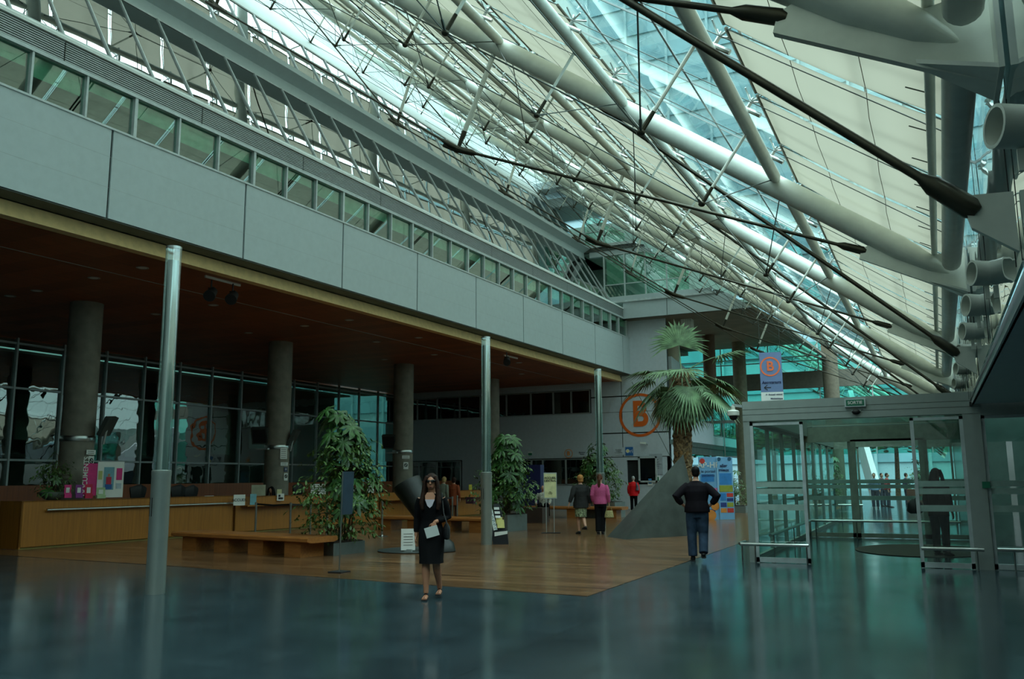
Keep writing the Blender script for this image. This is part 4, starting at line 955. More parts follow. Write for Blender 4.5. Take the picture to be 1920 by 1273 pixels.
# ------------------------------------------------------------------ plants
def leaf_blade(mb, p, d, up, L, W, droop=.2):
    d = d.normalized(); s = d.cross(up)
    if s.length < 1e-3: s = V((1, 0, 0))
    s.normalize(); n = s.cross(d).normalized()
    a = p; b = p+d*L*.35+n*L*.02; c = p+d*L*.72-V((0, 0, L*droop*.4)); e = p+d*L-V((0, 0, L*droop))
    mb.add([a, b+s*W*.42-n*W*.08, b-s*W*.42-n*W*.08, c+s*W*.5-n*W*.1, c-s*W*.5-n*W*.1, e, b, c], [(0, 6, 1), (0, 2, 6), (1, 6, 7, 3), (2, 4, 7, 6), (3, 7, 5), (4, 5, 7)])
def rdir(rg, up=.2):
    a = rg.uniform(0, 2*PI); return V((math.cos(a), math.sin(a), rg.uniform(-.3, .6)+up)).normalized()
def plant(name, label, c, hgt, wid, seed, nbig, nsmall, box=None, big_leaf=.25, group='planted shrubs in metal planters', low=.3):
    rg = random.Random(seed); c = V(c); t = thing(name, label, 'plant', c, None)
    z0 = c.z
    if box:
        e1, e2, h = box; e1, e2 = V(e1), V(e2); o = c-(e1+e2)/2
        MB().prism([o, o+e1, o+e1+e2, o+e2], (0, 0, h)).build('planter', mat('brushed planter steel', (122, 132, 130), .4, .5, noise=.04), t, False)
        MB().prism([o+e1*.05+e2*.04+V((0, 0, h)), o+e1*.95+e2*.04+V((0, 0, h)), o+e1*.95+e2*.96+V((0, 0, h)), o+e1*.05+e2*.96+V((0, 0, h))], (0, 0, .02)).build('soil', SOIL, t, False); z0 = h
    ms = MB(); tips = []
    for k in range(5):
        a = rg.uniform(0, 2*PI); r = wid*.2*rg.random(); p = V((c.x+r*math.cos(a), c.y+r*math.sin(a), z0)); H = hgt*(1-.13*k)-z0
        pts = [p+V((rg.uniform(-1, 1)*wid*.12*f, rg.uniform(-1, 1)*wid*.12*f, H*f)) for f in (0, .25, .5, .75, .97)]
        ms.sweep(pts, [.022, .02, .016, .012, .008], 6); tips.append(pts)
    big = MB(); small = MB()
    for k in range(nbig):
        pts = tips[k % (5 if k > nbig*.4 else 2)]; f = .5+.5*rg.random() if k > nbig*.15 else .9+.1*rg.random(); i = min(3, int(f*4)); g = f*4-i; b = pts[i].lerp(pts[i+1], min(g, 1)); d = rdir(rg, .1); 
        L = wid*(.55+.45*rg.random())*(1.15-f*.75); q = b+d*L*.8-V((0, 0, L*.1)); ms.sweep([b, (b+q)/2+V((0, 0, L*.06)), q], [.006, .005, .003], 5)
        nl = 7; ax = (d+V((0, 0, .5))).normalized(); s1 = ax.cross(V((.3, .2, 1))).normalized(); s2 = ax.cross(s1)
        for m_ in range(nl):
            an = 2*PI*m_/nl+rg.random()*.3; dd = (s1*math.cos(an)+s2*math.sin(an)+ax*.15-V((0, 0, .25))); leaf_blade(big, q, dd, ax, big_leaf*rg.uniform(.8, 1.15), big_leaf*.34, .25)
    for k in range(nsmall):
        f = rg.random()**1.1*.72+.06; b = V((c.x, c.y, z0+(hgt-z0)*f)); rr = wid*(.55+.35*math.sin(PI*min(1, f*1.5)))*math.sqrt(rg.random()); a = rg.uniform(0, 2*PI)
        p = b+V((rr*math.cos(a), rr*math.sin(a), rg.uniform(-.06, .06))); ax = rdir(rg, -.4)
        for m_ in range(6):
            q = p+ax*.05*m_+V((rg.uniform(-.03, .03), rg.uniform(-.03, .03), -.01*m_)); leaf_blade(small, q, (ax+rdir(rg, -.3)*.9), V((0, 0, 1)), big_leaf*rg.uniform(.28, .42), big_leaf*.16, .3)
        if k % 4 == 0: ms.sweep([b+V((0, 0, -.15)), (b+p)/2, p], [.006, .005, .003], 4)
    ms.build('stems', STEM, t); big.build('broad_leaves', LEAF, t, False); small.build('small_leaves', LEAF2, t, False)
    return t
plant('umbrella_plant', 'tallest bushy plant in a steel planter, right of the near bench', (-11.95, 16.05, 0), 3.2, 1.12, 11, 64, 460, ((.62, -.30, 0), (.1, 1.0, 0), .26), .29)
plant('umbrella_plant', 'bushy plant in a steel planter behind the middle mast', (at_y(948, 900, 24.8).x, 24.8, 0), 2.95, 1.12, 23, 76, 460, ((.9, -.2, 0), (.1, 1.2, 0), .5), .3)
plant('umbrella_plant', 'bushy plant in a grey planter behind the farthest mast', (at_y(1122, 900, 34.4).x, 34.4, 0), 3.05, 1.15, 31, 40, 560, ((1.9, -.2, 0), (.1, 1.0, 0), .62), .26)
plant('leafy_shrub', 'dark leafy shrub in the shade right of the blue panels', (-8.3, 40.5, 0), 1.9, .9, 41, 6, 160, ((1.2, 0, 0), (0, 1.2, 0), .3), .22)
t = plant('potted_fern', 'dark feathery plant in a grey bowl on the left counter', (-20.35, 15.1, 1.34), 2.35, .5, 51, 6, 130, None, .2)
MB().lathe((-20.35, 15.1, 1.16), [(.12, 0), (.2, .03), (.3, .13), (.32, .2), (.3, .2), (.05, .18)], 24).build('bowl', mat('grey bowl', (110, 120, 114), .5), t)
# palm
PYc = 27.2
pc = at_y(1277, 684, PYc); base = at_y(1279, 900, PYc); 
pt = thing('palm_tree', 'tall fan palm rising behind the grey wedge', 'palm tree', (base.x, PYc, 0))
rg = random.Random(5); mb = MB(); n = 18; rows = 64; vs_ = []
H = pc.z-.25
for i in range(rows):
    z = H*i/(rows-1); cx = base.x+(pc.x-base.x)*(z/H); r0_ = .27*(1.05-.12*z/H)+.05*max(0, 1-z/.5)
    for k in range(n): 
        a = 2*PI*(k+.5*(i % 2))/n; ph = ((i/3.2)+(k/n)*6) % 1; ph2 = ((i/3.2)-(k/n)*6) % 1
        r = r0_+.035*max(1-abs(ph-.5)*4, 0)+.035*max(1-abs(ph2-.5)*4, 0)+rg.uniform(-.012, .012)
        vs_.append((cx+r*math.cos(a), PYc+r*math.sin(a), z))
mb.add(vs_, [(i*n+k, i*n+(k+1) % n, (i+1)*n+(k+1) % n, (i+1)*n+k) for i in range(rows-1) for k in range(n)]); mb.build('trunk', BARK, pt, False)
mb = MB()
for k in range(120):
    z = H*rg.random(); a = rg.uniform(0, 2*PI); cx = base.x+(pc.x-base.x)*(z/H); d = V((math.cos(a), math.sin(a), 0)); p = V((cx, PYc, z))+d*.25; leaf_blade(mb, p, d*.5+V((0, 0, 1)), d, .2, .1, -.1)
mb.build('leaf_bases', mat('dry leaf bases', (150, 116, 76), .9, noise=.2), pt, False)['kind'] = 'stuff'
def fan(a, el, L, fr, seed, dry=False):
    rg = random.Random(seed); d = V((math.cos(a)*math.cos(el), math.sin(a)*math.cos(el), math.sin(el))); m1 = MB(); p0 = V((pc.x, PYc, H))+V((d.x, d.y, 0))*.12
    dd = d.copy(); pts = [p0]
    for q in range(5): dd = (dd+V((0, 0, -.09))).normalized(); pts.append(pts[-1]+dd*L/5)
    m1.sweep(pts, [.024, .022, .02, .016, .014, .01], 6)
    hub = pts[-1]; side = dd.cross(V((0, 0, 1))).normalized(); up = side.cross(dd).normalized(); N = 26
    for q in range(N):
        an = (q/(N-1)-.5)*R(200); ld = (dd*math.cos(an)+side*math.sin(an)+up*.05).normalized(); ln = fr*(1-.25*abs(q/(N-1)-.5)*2)*rg.uniform(.93, 1.05); wv = ln*math.sin(R(200)/N/2)*1.15
        sd = ld.cross(up).normalized(); mid = hub+ld*ln*.58-V((0, 0, ln*.05)); tip = hub+ld*ln-V((0, 0, ln*(.22+.12*rg.random())))
        m1.add([hub, mid+sd*wv*.55, mid-up*.02, mid-sd*wv*.55, tip], [(0, 1, 2), (0, 2, 3), (1, 4, 2), (2, 4, 3)])
    m1.build('frond', FROND if not dry else mat('dry frond', (160, 140, 96), .8, noise=.2), pt, False)
rg = random.Random(9)
fr_spec = [(R(115), R(80), .95, 1.3), (R(170), R(22), 1.0, .95), (R(195), R(5), .95, .95), (R(205), R(-28), 1.0, 1.1), (R(20), R(38), 1.25, 1.2), (R(10), R(-12), 1.2, 1.1), (R(-12), R(-26), 1.25, 1.05), (R(35), R(-5), 1.1, 1.0)]
for k in range(26): fr_spec.append((2*PI*k/26+rg.uniform(-.2, .2), R(rg.choice((-62, -48, -35, -20, 0, 15))), rg.uniform(.7, 1.05), rg.uniform(.85, 1.1)))
for i_, (a, el, L, fr) in enumerate(fr_spec): fan(a, el, L, fr, i_, i_ in (7, 20))

# ------------------------------------------------------------------ sculptures, stands, benches, barriers
a, b_, c_, d_ = V((-8.2, 22.92, 0)), V((-7.4, 22.09, 0)), V((-5.95, 24.47, 0)), V((-7.2, 25.6, 0)); ap = at_y(1281, 852, 24.5)
mb = MB(); mb.add([a, b_, c_, d_, ap], [(0, 1, 2, 3), (0, 1, 4), (1, 2, 4), (2, 3, 4), (3, 0, 4)])
tag(mb.build('wedge_sculpture', GREY, None, False), 'dark grey metal wedge with one sloping ridge, standing on the parquet', 'sculpture')
c = at_z(778, 1033); t = thing('tilted_sculpture', 'tilted black cone sculpture on a round grey base behind the woman in black', 'sculpture', c)
MB().lathe(c, [(.82, .006), (.84, .02), (.84, .03), (.8, .035)], 40).build('base_disc', mat('grey disc', (84, 92, 92), .4, .3), t)
yv = c.y; p_top = at_y(762, 905, yv-.1); p_w = at_y(806, 990, yv); p_b = at_y(828, 1033, yv)
ax = (p_top-p_w).normalized()
MB().sweep([p_top, p_top-ax*.06, p_w+ax*.1, p_w, p_b+V((0, 0, .03)), p_b], [.34, .345, .16, .15, .31, .32], 28).build('black_cone', mat('black bronze', (24, 26, 24), .4, .3, noise=.2), t)
q = at_y(765, 1038, yv-.62); 
tt, rv2, uv2, nv2 = board('floor_label', 'small white text panel on the round sculpture base', 'sign', V((q.x, q.y, .30)), .31, .46, RV, PAPER)
mb = MB()
for k in range(5): mb.beam(V((q.x, q.y, .42-.06*k))-rv2*.1+nv2*.004, V((q.x, q.y, .42-.06*k))+rv2*.1+nv2*.004, .008, .003, nv2)
mb.build('print', BLACK, tt, False); MB().box(q.x-.1, q.x+.1, q.y-.02, q.y+.02, .035, .09).build('foot', ALU, tt, False)
# leaflet stand beside the middle mast
c = at_z(926, 1021); t = thing('leaflet_stand', 'black leaning leaflet stand with white scroll strip beside the middle mast', 'leaflet stand', c)
rv3 = V((math.cos(R(22)), math.sin(R(22)), 0)); bk3 = V((-rv3.y, rv3.x, 0)); Z = V((0, 0, 1))
def sp(u, v, z): return c+rv3*u+bk3*v+Z*z
NAVY = mat('near black navy', (20, 22, 30), .5)
MB().prism([sp(-.02, 0, 0), sp(.34, 0, 0), sp(.34, 0, .22), sp(.12, .25, .98), sp(-.02, .25, .98)], bk3*.02).build('back_board', NAVY, t, False)
MB().prism([sp(-.02, 0, 0), sp(-.02, .5, 0), sp(-.12, .45, .15), sp(-.22, .25, 1.02), sp(-.19, .24, 1.05)], rv3*.02).build('side_board', NAVY, t, False)
MB().prism([sp(0, -.02, 0), sp(.36, -.02, 0), sp(.33, -.02, .3), sp(.02, -.02, .3)], bk3*.2).build('foot_box', NAVY, t, False)
sl3 = (sp(-.17, .22, 1.02)-sp(.02, -.0, .34)); 
MB().prism([sp(.0, -.03, .34), sp(.09, -.03, .36), sp(-.09, .2, 1.0), sp(-.19, .2, 1.03)], bk3*.012).build('scroll_strip', PAPER, t, False)
TEAL = mat('teal scroll', (30, 110, 130), .5)
mb = MB()
for k in range(7):
    q = sp(.045, -.045, .38).lerp(sp(-.135, .18, .98), k/6.5)
    for j in range(7): a0 = -1.2+j*.6; mb.beam(q+rv3*.025*math.cos(a0)+Z*.028*math.sin(a0), q+rv3*.025*math.cos(a0+.6)+Z*.028*math.sin(a0+.6), .012, .004, bk3)
mb.build('scrolls', TEAL, t, False)
for k in range(3): MB().prism([sp(.0+.02*k, .13-.05*k, .84-.1*k), sp(.13+.02*k, .13-.05*k, .84-.1*k), sp(.12+.02*k, .15-.05*k, .9-.1*k), sp(-.01+.02*k, .15-.05*k, .9-.1*k)], bk3*.01).build('white_card', PAPER, t, False)
YEL = mat('pale yellow paper', (216, 208, 130), .6)
MB().prism([sp(.09, -.0, .4), sp(.27, -.0, .4), sp(.25, .03, .6), sp(.07, .03, .6)], bk3*.02).build('yellow_leaflets', YEL, t, False); MB().prism([sp(.05, .06, .5), sp(.22, .06, .5), sp(.2, .09, .66), sp(.04, .09, .66)], bk3*.02).build('yellow_leaflets', YEL, t, False)
MB().prism([sp(.02, -.035, .2), sp(.34, -.035, .26), sp(.34, -.035, .33), sp(.02, -.035, .3)], bk3*.01).build('lower_scroll', PAPER, t, False)
# sign stands
c = at_z(1033, 1000); t = thing('sign_stand', 'cream ACCUEIL CENTRAL sign on two thin posts', 'sign', c); rv = V((math.cos(R(24)), math.sin(R(24)), 0)); nv = rv.cross(Z)
k = (c-V((0, 0, CAM_Z))).dot(f_)/FPX
zb, zt = at_y(1033, 935, c.y).z, at_y(1033, 886, c.y).z; hw = 12.5*k
MB().prism([V((c.x, c.y, zb))-rv*hw, V((c.x, c.y, zb))+rv*hw, V((c.x, c.y, zt))+rv*hw, V((c.x, c.y, zt))-rv*hw], -nv*.02).build('frame', ALU, t, False)
MB().prism([V((c.x, c.y, zb+.03))-rv*(hw-.02)+nv*.003, V((c.x, c.y, zb+.03))+rv*(hw-.02)+nv*.003, V((c.x, c.y, zt-.03))+rv*(hw-.02)+nv*.003, V((c.x, c.y, zt-.03))-rv*(hw-.02)+nv*.003], nv*.002).build('face', mat('cream sheet', (214, 210, 160), .7), t, False)
text('ACCUEIL\nCENTRAL', .085, BLACK, t, V((c.x, c.y, zt-.2))+nv*.01, rv, bold=.002); text('Salle\nd\'attente\nouvert', .035, BLACK, t, V((c.x, c.y, zb+.17))+nv*.01, rv)
for e in (-.13, .1): MB().tube(V((c.x, c.y, 0))+rv*e, V((c.x, c.y, zb))+rv*e, .012, n=8).build('post', ALU, t)
MB().beam(V((c.x, c.y, .015))-rv*.28, V((c.x, c.y, .015))+rv*.28, .25, .02).build('foot', BLACK, t, False)
c = at_z(636, 1074); t = thing('sign_stand', 'narrow sign on a thin pole seen edge on, before the first plant', 'sign', c)
zt = at_y(640, 884, c.y).z; MB().tube(c, (c.x+.03, c.y, zt), .012, n=8).build('post', STEEL, t)
MB().prism([(c.x, c.y-.01, at_y(638, 965, c.y).z), (c.x+.02, c.y+.3, at_y(638, 965, c.y).z), (c.x+.04, c.y+.3, zt), (c.x+.02, c.y-.01, zt)], (.015, 0, 0)).build('board', mat('dark slate board', (50, 66, 80), .3), t, False)
MB().box(c.x-.14, c.x+.14, c.y-.14, c.y+.14, .006, .03).build('foot', BLACK, t, False)
# benches
def bench(p0, p1, dep, h, legs, label):
    p0, p1 = V((*p0, 0)), V((*p1, 0)); d = (p1-p0); L = d.length; d.normalize(); n = V((-d.y, d.x, 0)); t = thing('wooden_bench', label, 'bench', p0, 'low wooden benches')
    prof = [(0, h-.09), (.0, h-.03), (.03, h), (dep-.03, h), (dep, h-.03), (dep, h-.09), (dep-.1, h-.12), (.1, h-.12)]
    MB().prism([p0+n*a+Z*z for a, z in prof], d*L).build('seat', BENCHW, t, False)
    for k in range(legs):
        q = p0+d*(L*(.12+.76*k/max(1, legs-1))-.25); MB().prism([q+n*.1, q+n*(dep-.1), q+n*(dep-.1)+Z*(h-.1), q+n*.1+Z*(h-.1)], d*.5).build('leg', BENCHW, t, False)
bench((-16.4, 15.35), (-11.75, 14.6), .85, .43, 4, 'long low wooden bench nearest to the viewer')
bench((-16.6, 23.7), (-12.0, 23.3), .8, .45, 4, 'low wooden bench behind the woman in black')
bench((-15.6, 33.4), (-11.2, 33.1), .7, .46, 3, 'far wooden bench with the seated man')
c = at_z(998, 981); tag(MB().box(c.x-.45, c.x+.4, c.y, c.y+.6, 0, .55).build('brown_box', mat('dark brown box', (52, 36, 28), .7), None, False), 'dark brown box left of the seated man', 'box')
c = V((-16.4, 34.6, 0)); tag(MB().box(c.x-.3, c.x+.7, c.y+.8, c.y+1.2, 0, 2.2).build('blue_machine', mat('dark blue cabinet', (30, 36, 84), .5), None, False), 'tall dark blue cabinet behind the middle plant', 'cabinet')
def stanchion(px, py, label):
    c = at_z(px, py); t = thing('barrier_post', label, 'barrier post', c, 'steel queue barrier posts')
    MB().lathe(c, [(.17, 0), (.17, .015), (.05, .03), (.03, .05), (.03, .93), (.036, .935), (.036, 1.0), (.02, 1.01)], 18).build('post', STEEL, t); return c
sts = [stanchion(478, 1011, 'steel barrier post nearest to the left counter sign'), stanchion(543, 1014, 'second steel barrier post behind the near bench'), stanchion(581, 1008, 'steel barrier post just left of the first plant'), stanchion(612, 1017, 'steel barrier post hidden by the first plant'), stanchion(716, 1006, 'lone steel barrier post right of the first plant'), stanchion(777, 991, 'steel barrier post behind the tilted sculpture'), stanchion(848, 986, 'left barrier post of the pair right of the woman in black'), stanchion(857, 981, 'right barrier post of the pair right of the woman in black')]
def belt(a, b, label):
    mb = MB(); a, b = a+Z*.96, b+Z*.96; m_ = (a+b)/2-Z*.03; d = (b-a).normalized()
    for p, q in ((a, m_), (m_, b)): mb.beam(p, q, .004, .05)
    tag(mb.build('barrier_belt', BLACK, None, False), label, 'barrier belt')
belt(sts[0], sts[1], 'black belt between the first two barrier posts'); belt(sts[1], sts[2], 'black belt ending at the post by the first plant'); belt(sts[5], sts[6], 'black belt right of the woman in black')
# blue panels
APB = mat('light blue panel', (120, 176, 220), .6, noise=.02)
def bluep(px0, px1, y, zt, label, deco):
    a = at_y(px0, 970, y); b = at_y(px1, 970, y+.25); t = thing('info_panel', label, 'info panel', V((a.x, a.y, 0)), 'tall light blue information panels')
    A, Bv = V((a.x, a.y, 0.02)), V((b.x, b.y, .02)); rv = (Bv-A); W = rv.length; rv.normalize(); nv = rv.cross(Z)
    MB().prism([A, Bv, Bv+Z*zt, A+Z*zt], -nv*.04).build('panel', APB, t, False)
    def pp(u0, u1, z0, z1, col, nm='colour_field'): 
        m = mat('panel colour %s' % (col,), col, .6); o = A+nv*.004
        MB().prism([o+rv*u0*W+Z*z0*zt, o+rv*u1*W+Z*z0*zt, o+rv*u1*W+Z*z1*zt, o+rv*u0*W+Z*z1*zt], nv*.003).build(nm, m, t, False)
    for u0, u1, z0, z1, col in deco: pp(u0, u1, z0, z1, col)
    return t, A, rv, nv, W
BL, DB, RD, YG, OG, PK = (50, 130, 200), (40, 60, 130), (200, 60, 50), (150, 160, 60), (220, 140, 60), (214, 110, 160)
t, A, rv, nv, W = bluep(1314, 1349, 33.0, 2.34, 'left light blue AP-HP panel partly hidden by the man', [(.1, .8, .6, .72, BL), (.55, .95, .4, .5, PK), (.3, .8, .06, .16, DB)])
text('AP-HP', .3, PAPER, t, A+rv*W*.52+Z*2.02+nv*.01, rv, bold=.004); text('le portail\npatients', .15, navy, t, A+rv*W*.5+Z*1.72+nv*.01, rv)
for u, z, r, m in ((.8, .5, .16, OG), (.55, .16, .2, OG), (.2, .95, .1, RD)):
    q = A+rv*W*u+Z*z*(1 if z < .9 else 2.3)+nv*.012; MB().sweep([q, q+nv*.004], r, 20).build('dot', mat('dot orange %s' % (m,), m, .6), t, False)
t, A, rv, nv, W = bluep(1350, 1378, 33.2, 2.32, 'right light blue panel with coloured squares beside the man', [(.08, .9, .56, .74, BL), (.05, .95, .44, .545, YG), (.08, .48, .3, .42, BL), (.52, .95, .36, .42, RD), (.52, .95, .29, .34, DB), (.08, .48, .2, .27, DB), (.52, .95, .2, .27, YG), (.08, .48, .11, .18, OG), (.52, .95, .11, .18, RD)])
text('aller\nmieux', .16, navy, t, A+rv*W*.4+Z*1.92+nv*.012, rv, bold=.003)
for u in (.1, .8): 
    q = A+rv*W*u+Z*2.25+nv*.01; MB().sweep([q, q+nv*.004], .07, 16).build('eyelet', mat('teal dot', (30, 80, 110), .6), t, False)

# ------------------------------------------------------------------ people
def remesh(o, vox, sm=3):
    md = o.modifiers.new('skin', 'REMESH'); md.mode = 'VOXEL'; md.voxel_size = vox; md.use_smooth_shade = True
    if sm: s = o.modifiers.new('soft', 'SMOOTH'); s.factor = .5; s.iterations = sm
    return o
X1 = V((1, 0, 0))
def hand(mb, wr, d, back, side, curl=.35, s=1.):
    """palm, four unequal curled fingers and a thumb; d points to the fingers, back is the back of the hand, side is the thumb side"""
    d, back, side = d.normalized(), back.normalized(), side.normalized()
    mb.sweep([wr, wr+d*.04*s, wr+d*.09*s], [(.024*s, .018*s), (.04*s, .016*s), (.038*s, .013*s)], 10, a0=side)
    for k, (o_, ln) in enumerate(((.029, .072), (.010, .08), (-.010, .074), (-.029, .058))):
        p = wr+d*.085*s+side*o_*s; pts = [p]; dd = d.copy()
        for q in range(3): dd = (dd-back*curl*(.6+.4*q)).normalized(); pts.append(pts[-1]+dd*ln*s/3)
        mb.sweep(pts, [.0095*s, .009*s, .0085*s, .007*s], 8)
    p = wr+d*.03*s+side*.03*s; mb.sweep([p, p+(side*.7+d*.6-back*.2).normalized()*.032*s, p+(side*.45+d*.9-back*.4).normalized()*.066*s], [.012*s, .0105*s, .009*s], 8)
def person(label, loc, rot, h, top, bottom, hair, skin, shoe, arms=None, legs=None, lean=0., hands=None, sit=False, extras=None, vox=.009, bulk=1., name='person'):
    """local frame: faces -Y, its own right hand is at -X; arms/legs are joint lists for (right, left)"""
    t = thing(name, label, 'person', loc); t.rotation_euler = (0, 0, rot); t.scale = (h/1.75,)*3
    ly = lambda z: -math.tan(lean)*max(0, z-.95)
    hz = -.0
    P_ = lambda x, y, z: V((x, y+ly(z), z))
    dz = -.45 if sit else 0.
    Q = lambda x, y, z: V((x, y+ly(z), z+dz))
    arms = arms or (((-.19, 0, 1.42), (-.25, .02, 1.13), (-.25, -.06, .88)), ((.19, 0, 1.42), (.25, .02, 1.13), (.25, -.06, .88)))
    legs = legs or (((-.095, 0, .92), (-.1, -.02, .5), (-.1, .0, .09)), ((.095, 0, .92), (.1, -.02, .5), (.1, .0, .09)))
    arms = [[Q(*p) for p in a] for a in arms]; legs = [[V(p) for p in a] for a in legs]
    ft = [(a[2]+V((0, -.02, -.045)), a[2]+V((0, -.16, -.06))) for a in legs] if not (extras and 'feet' in extras) else extras['feet']
    b = MB()
    b.sweep([Q(0, 0, .86), Q(0, 0, .96), Q(0, 0, 1.1), Q(0, -.01, 1.28), Q(0, 0, 1.4), Q(0, .01, 1.455), Q(0, .0, 1.50), Q(0, -.01, 1.56)], [(.14, .1), (.165, .115), (.135, .095), (.165, .115), (.17, .09), (.1, .07), (.055, .055), (.05, .055)], 16, a0=X1)
    hc = Q(0, -.02, 1.645); b.ball(hc, .075, .095, .11, 16, 12); b.ball(hc+V((0, -.03, -.045)), .055, .06, .065); b.sweep([hc+V((0, -.088, .012)), hc+V((0, -.112, -.022)), hc+V((0, -.095, -.032))], [.009, .015, .012], 8)
    for e in (-1, 1): b.ball(hc+V((.077*e, .0, -.005)), .012, .022, .032, 8, 6)
    for i_, a in enumerate(arms):
        b.sweep([a[0]+V((.03 if i_ == 0 else -.03, 0, 0)), a[0].lerp(a[1], .3), a[1], a[1].lerp(a[2], .35), a[2]], [.052, .048, .038, .038, .026], 12)
        d = (a[2]-a[1]).normalized(); hd = (hands or {}).get(i_, {}); dd = V(hd.get('d', d)); bk = V(hd.get('back', (-1 if i_ == 0 else 1, 0, 0))); sd = V(hd.get('side', (0, -1, 0)))
        bk = (bk-dd.normalized()*bk.dot(dd.normalized())).normalized(); sd = (sd-dd.normalized()*sd.dot(dd.normalized())).normalized()
        hand(b, a[2], dd, bk, sd, hd.get('curl', .3))
    for i_, a in enumerate(legs):
        b.sweep([a[0], a[0].lerp(a[1], .3), a[1], a[1].lerp(a[2], .3), a[1].lerp(a[2], .7), a[2]], [.085, .082, .055, .06, .042, .036], 14)
        b.sweep([ft[i_][0]+V((0, .05, 0)), ft[i_][0], ft[i_][1]], [(.03, .03), (.036, .034), (.04, .018)], 10)
    remesh(b.build('body', skin, t, local=True), vox if 'voxb' not in (extras or {}) else extras['voxb'])
    # top garment
    cu = MB(); tm, cuff, hem, fit = top; fit *= bulk; hemz = hem
    cu.sweep([Q(0, 0, hemz), Q(0, 0, .5*(hemz+1.08)), Q(0, 0, 1.1), Q(0, -.01, 1.28), Q(0, 0, 1.4), Q(0, .01, 1.46), Q(0, .01, 1.485)],
             [(.185*fit, .145*fit), (.18*fit, .14*fit), (.158*fit, .125*fit), (.188*fit, .14*fit), (.19*fit, .11*fit), (.12, .085), (.075, .07)], 18, a0=X1)
    for a in arms:
        e = a[1].lerp(a[2], max(0, (cuff-.5)*2)) if cuff > .5 else a[0].lerp(a[1], cuff*2)
        pts = [a[0]+(V((0, 0, 0))-V((a[0].x, 0, 0)))*.15, a[0].lerp(a[1], .35), a[1]]+([a[1].lerp(e, .5), e] if cuff > .5 else [])
        cu.sweep(pts, [.068*fit, .064*fit, .056*fit, .052*fit, .042*fit][:len(pts)], 14)
    remesh(cu.build('top_garment', tm, t, local=True), .012, 2)
    bm_, kind = bottom[0], bottom[1]; lo = MB()
    if kind == 'trousers':
        lo.sweep([Q(0, 0, .8) if not sit else Q(0, 0, .84), Q(0, 0, .95), Q(0, 0, 1.06)], [(.165, .125), (.18, .135), (.15, .115)], 16, a0=X1)
        for a in legs: lo.sweep([a[0], a[0].lerp(a[1], .35), a[1], a[1].lerp(a[2], .5), a[2]+V((0, 0, .0))], [.1*bulk, .1*bulk, .08*bulk, .076*bulk, .074*bulk], 14)
        remesh(lo.build('trousers', bm_, t, local=True), .013, 2)
    else:
        hz_ = bottom[2]; kx = (legs[0][1]+legs[1][1])/2
        n = 28; prof = [(1.06, .15, .115), (.95, .185, .14), (.8, .19, .15), (.65, .18, .16), (hz_+.06, .17, .165), (hz_, .175, .17)]; vs_ = []
        for z, rx, ry in prof:
            f = max(0, (.95-z)/.45); cx = kx.x*f; cy = kx.y*f
            vs_ += [(cx+rx*(1+.05*f*math.sin(7*2*PI*k/n))*math.cos(2*PI*k/n), cy+ry*(1+.05*f*math.sin(7*2*PI*k/n))*math.sin(2*PI*k/n), z) for k in range(n)]
        lo.add(vs_, [(i*n+k, i*n+(k+1) % n, (i+1)*n+(k+1) % n, (i+1)*n+k) for i in range(len(prof)-1) for k in range(n)]+[tuple(range(n))]); lo.build('skirt', bm_, t, local=True)
    # hair
    hm, hs = hair; hb = MB()
    if hs == 'long':
        hb.ball(hc+V((0, .02, .03)), .093, .1, .105, 14, 10); hb.sweep([hc+V((0, .07, .05)), hc+V((0, .1, -.1)), hc+V((0, .11, -.28)), hc+V((0, .1, -.4))], [(.085, .05), (.115, .05), (.13, .045), (.1, .03)], 14, a0=X1)
        for e in (-1, 1): hb.sweep([hc+V((.06*e, -.03, .09)), hc+V((.093*e, -.035, 0)), hc+V((.105*e, -.05, -.14)), hc+V((.125*e, -.09, -.3)), hc+V((.11*e, -.11, -.4))], [(.03, .04), (.03, .05), (.035, .05), (.04, .04), (.025, .025)], 10, a0=X1)
    elif hs == 'ponytail':
        hb.ball(hc+V((0, .02, .025)), .085, .095, .1, 14, 10); hb.sweep([hc+V((0, .1, .02)), hc+V((.01, .14, -.06)), hc+V((.02, .13, -.2)), hc+V((.02, .12, -.3))], [.035, .045, .045, .02], 10)
    elif hs == 'bob':
        hb.ball(hc+V((0, .02, .02)), .1, .11, .115, 14, 10); hb.ball(hc+V((0, .05, -.06)), .09, .07, .06)
    elif hs == 'short':
        hb.ball(hc+V((0, .018, .03)), .082, .096, .094, 14, 10); hb.ball(hc+V((0, .05, -.02)), .07, .06, .07)
    elif hs == 'balding':
        hb.sweep([hc+V((-.078, -.01, .02)), hc+V((-.065, .06, .01)), hc+V((0, .09, .01)), hc+V((.065, .06, .01)), hc+V((.078, -.01, .02))], .022, 8)
    remesh(hb.build('hair', hm, t, local=True), .012, 2)
    fc = MB()
    for e in (-1, 1): fc.ball(hc+V((.03*e, -.088, .012)), .011, .006, .006, 8, 6)
    fc.build('eyes', BLACK, t, local=True)
    MB().ball(hc+V((0, -.09, -.062)), .022, .006, .007, 10, 6).build('mouth', mat('lips', (140, 70, 60), .5), t, local=True)
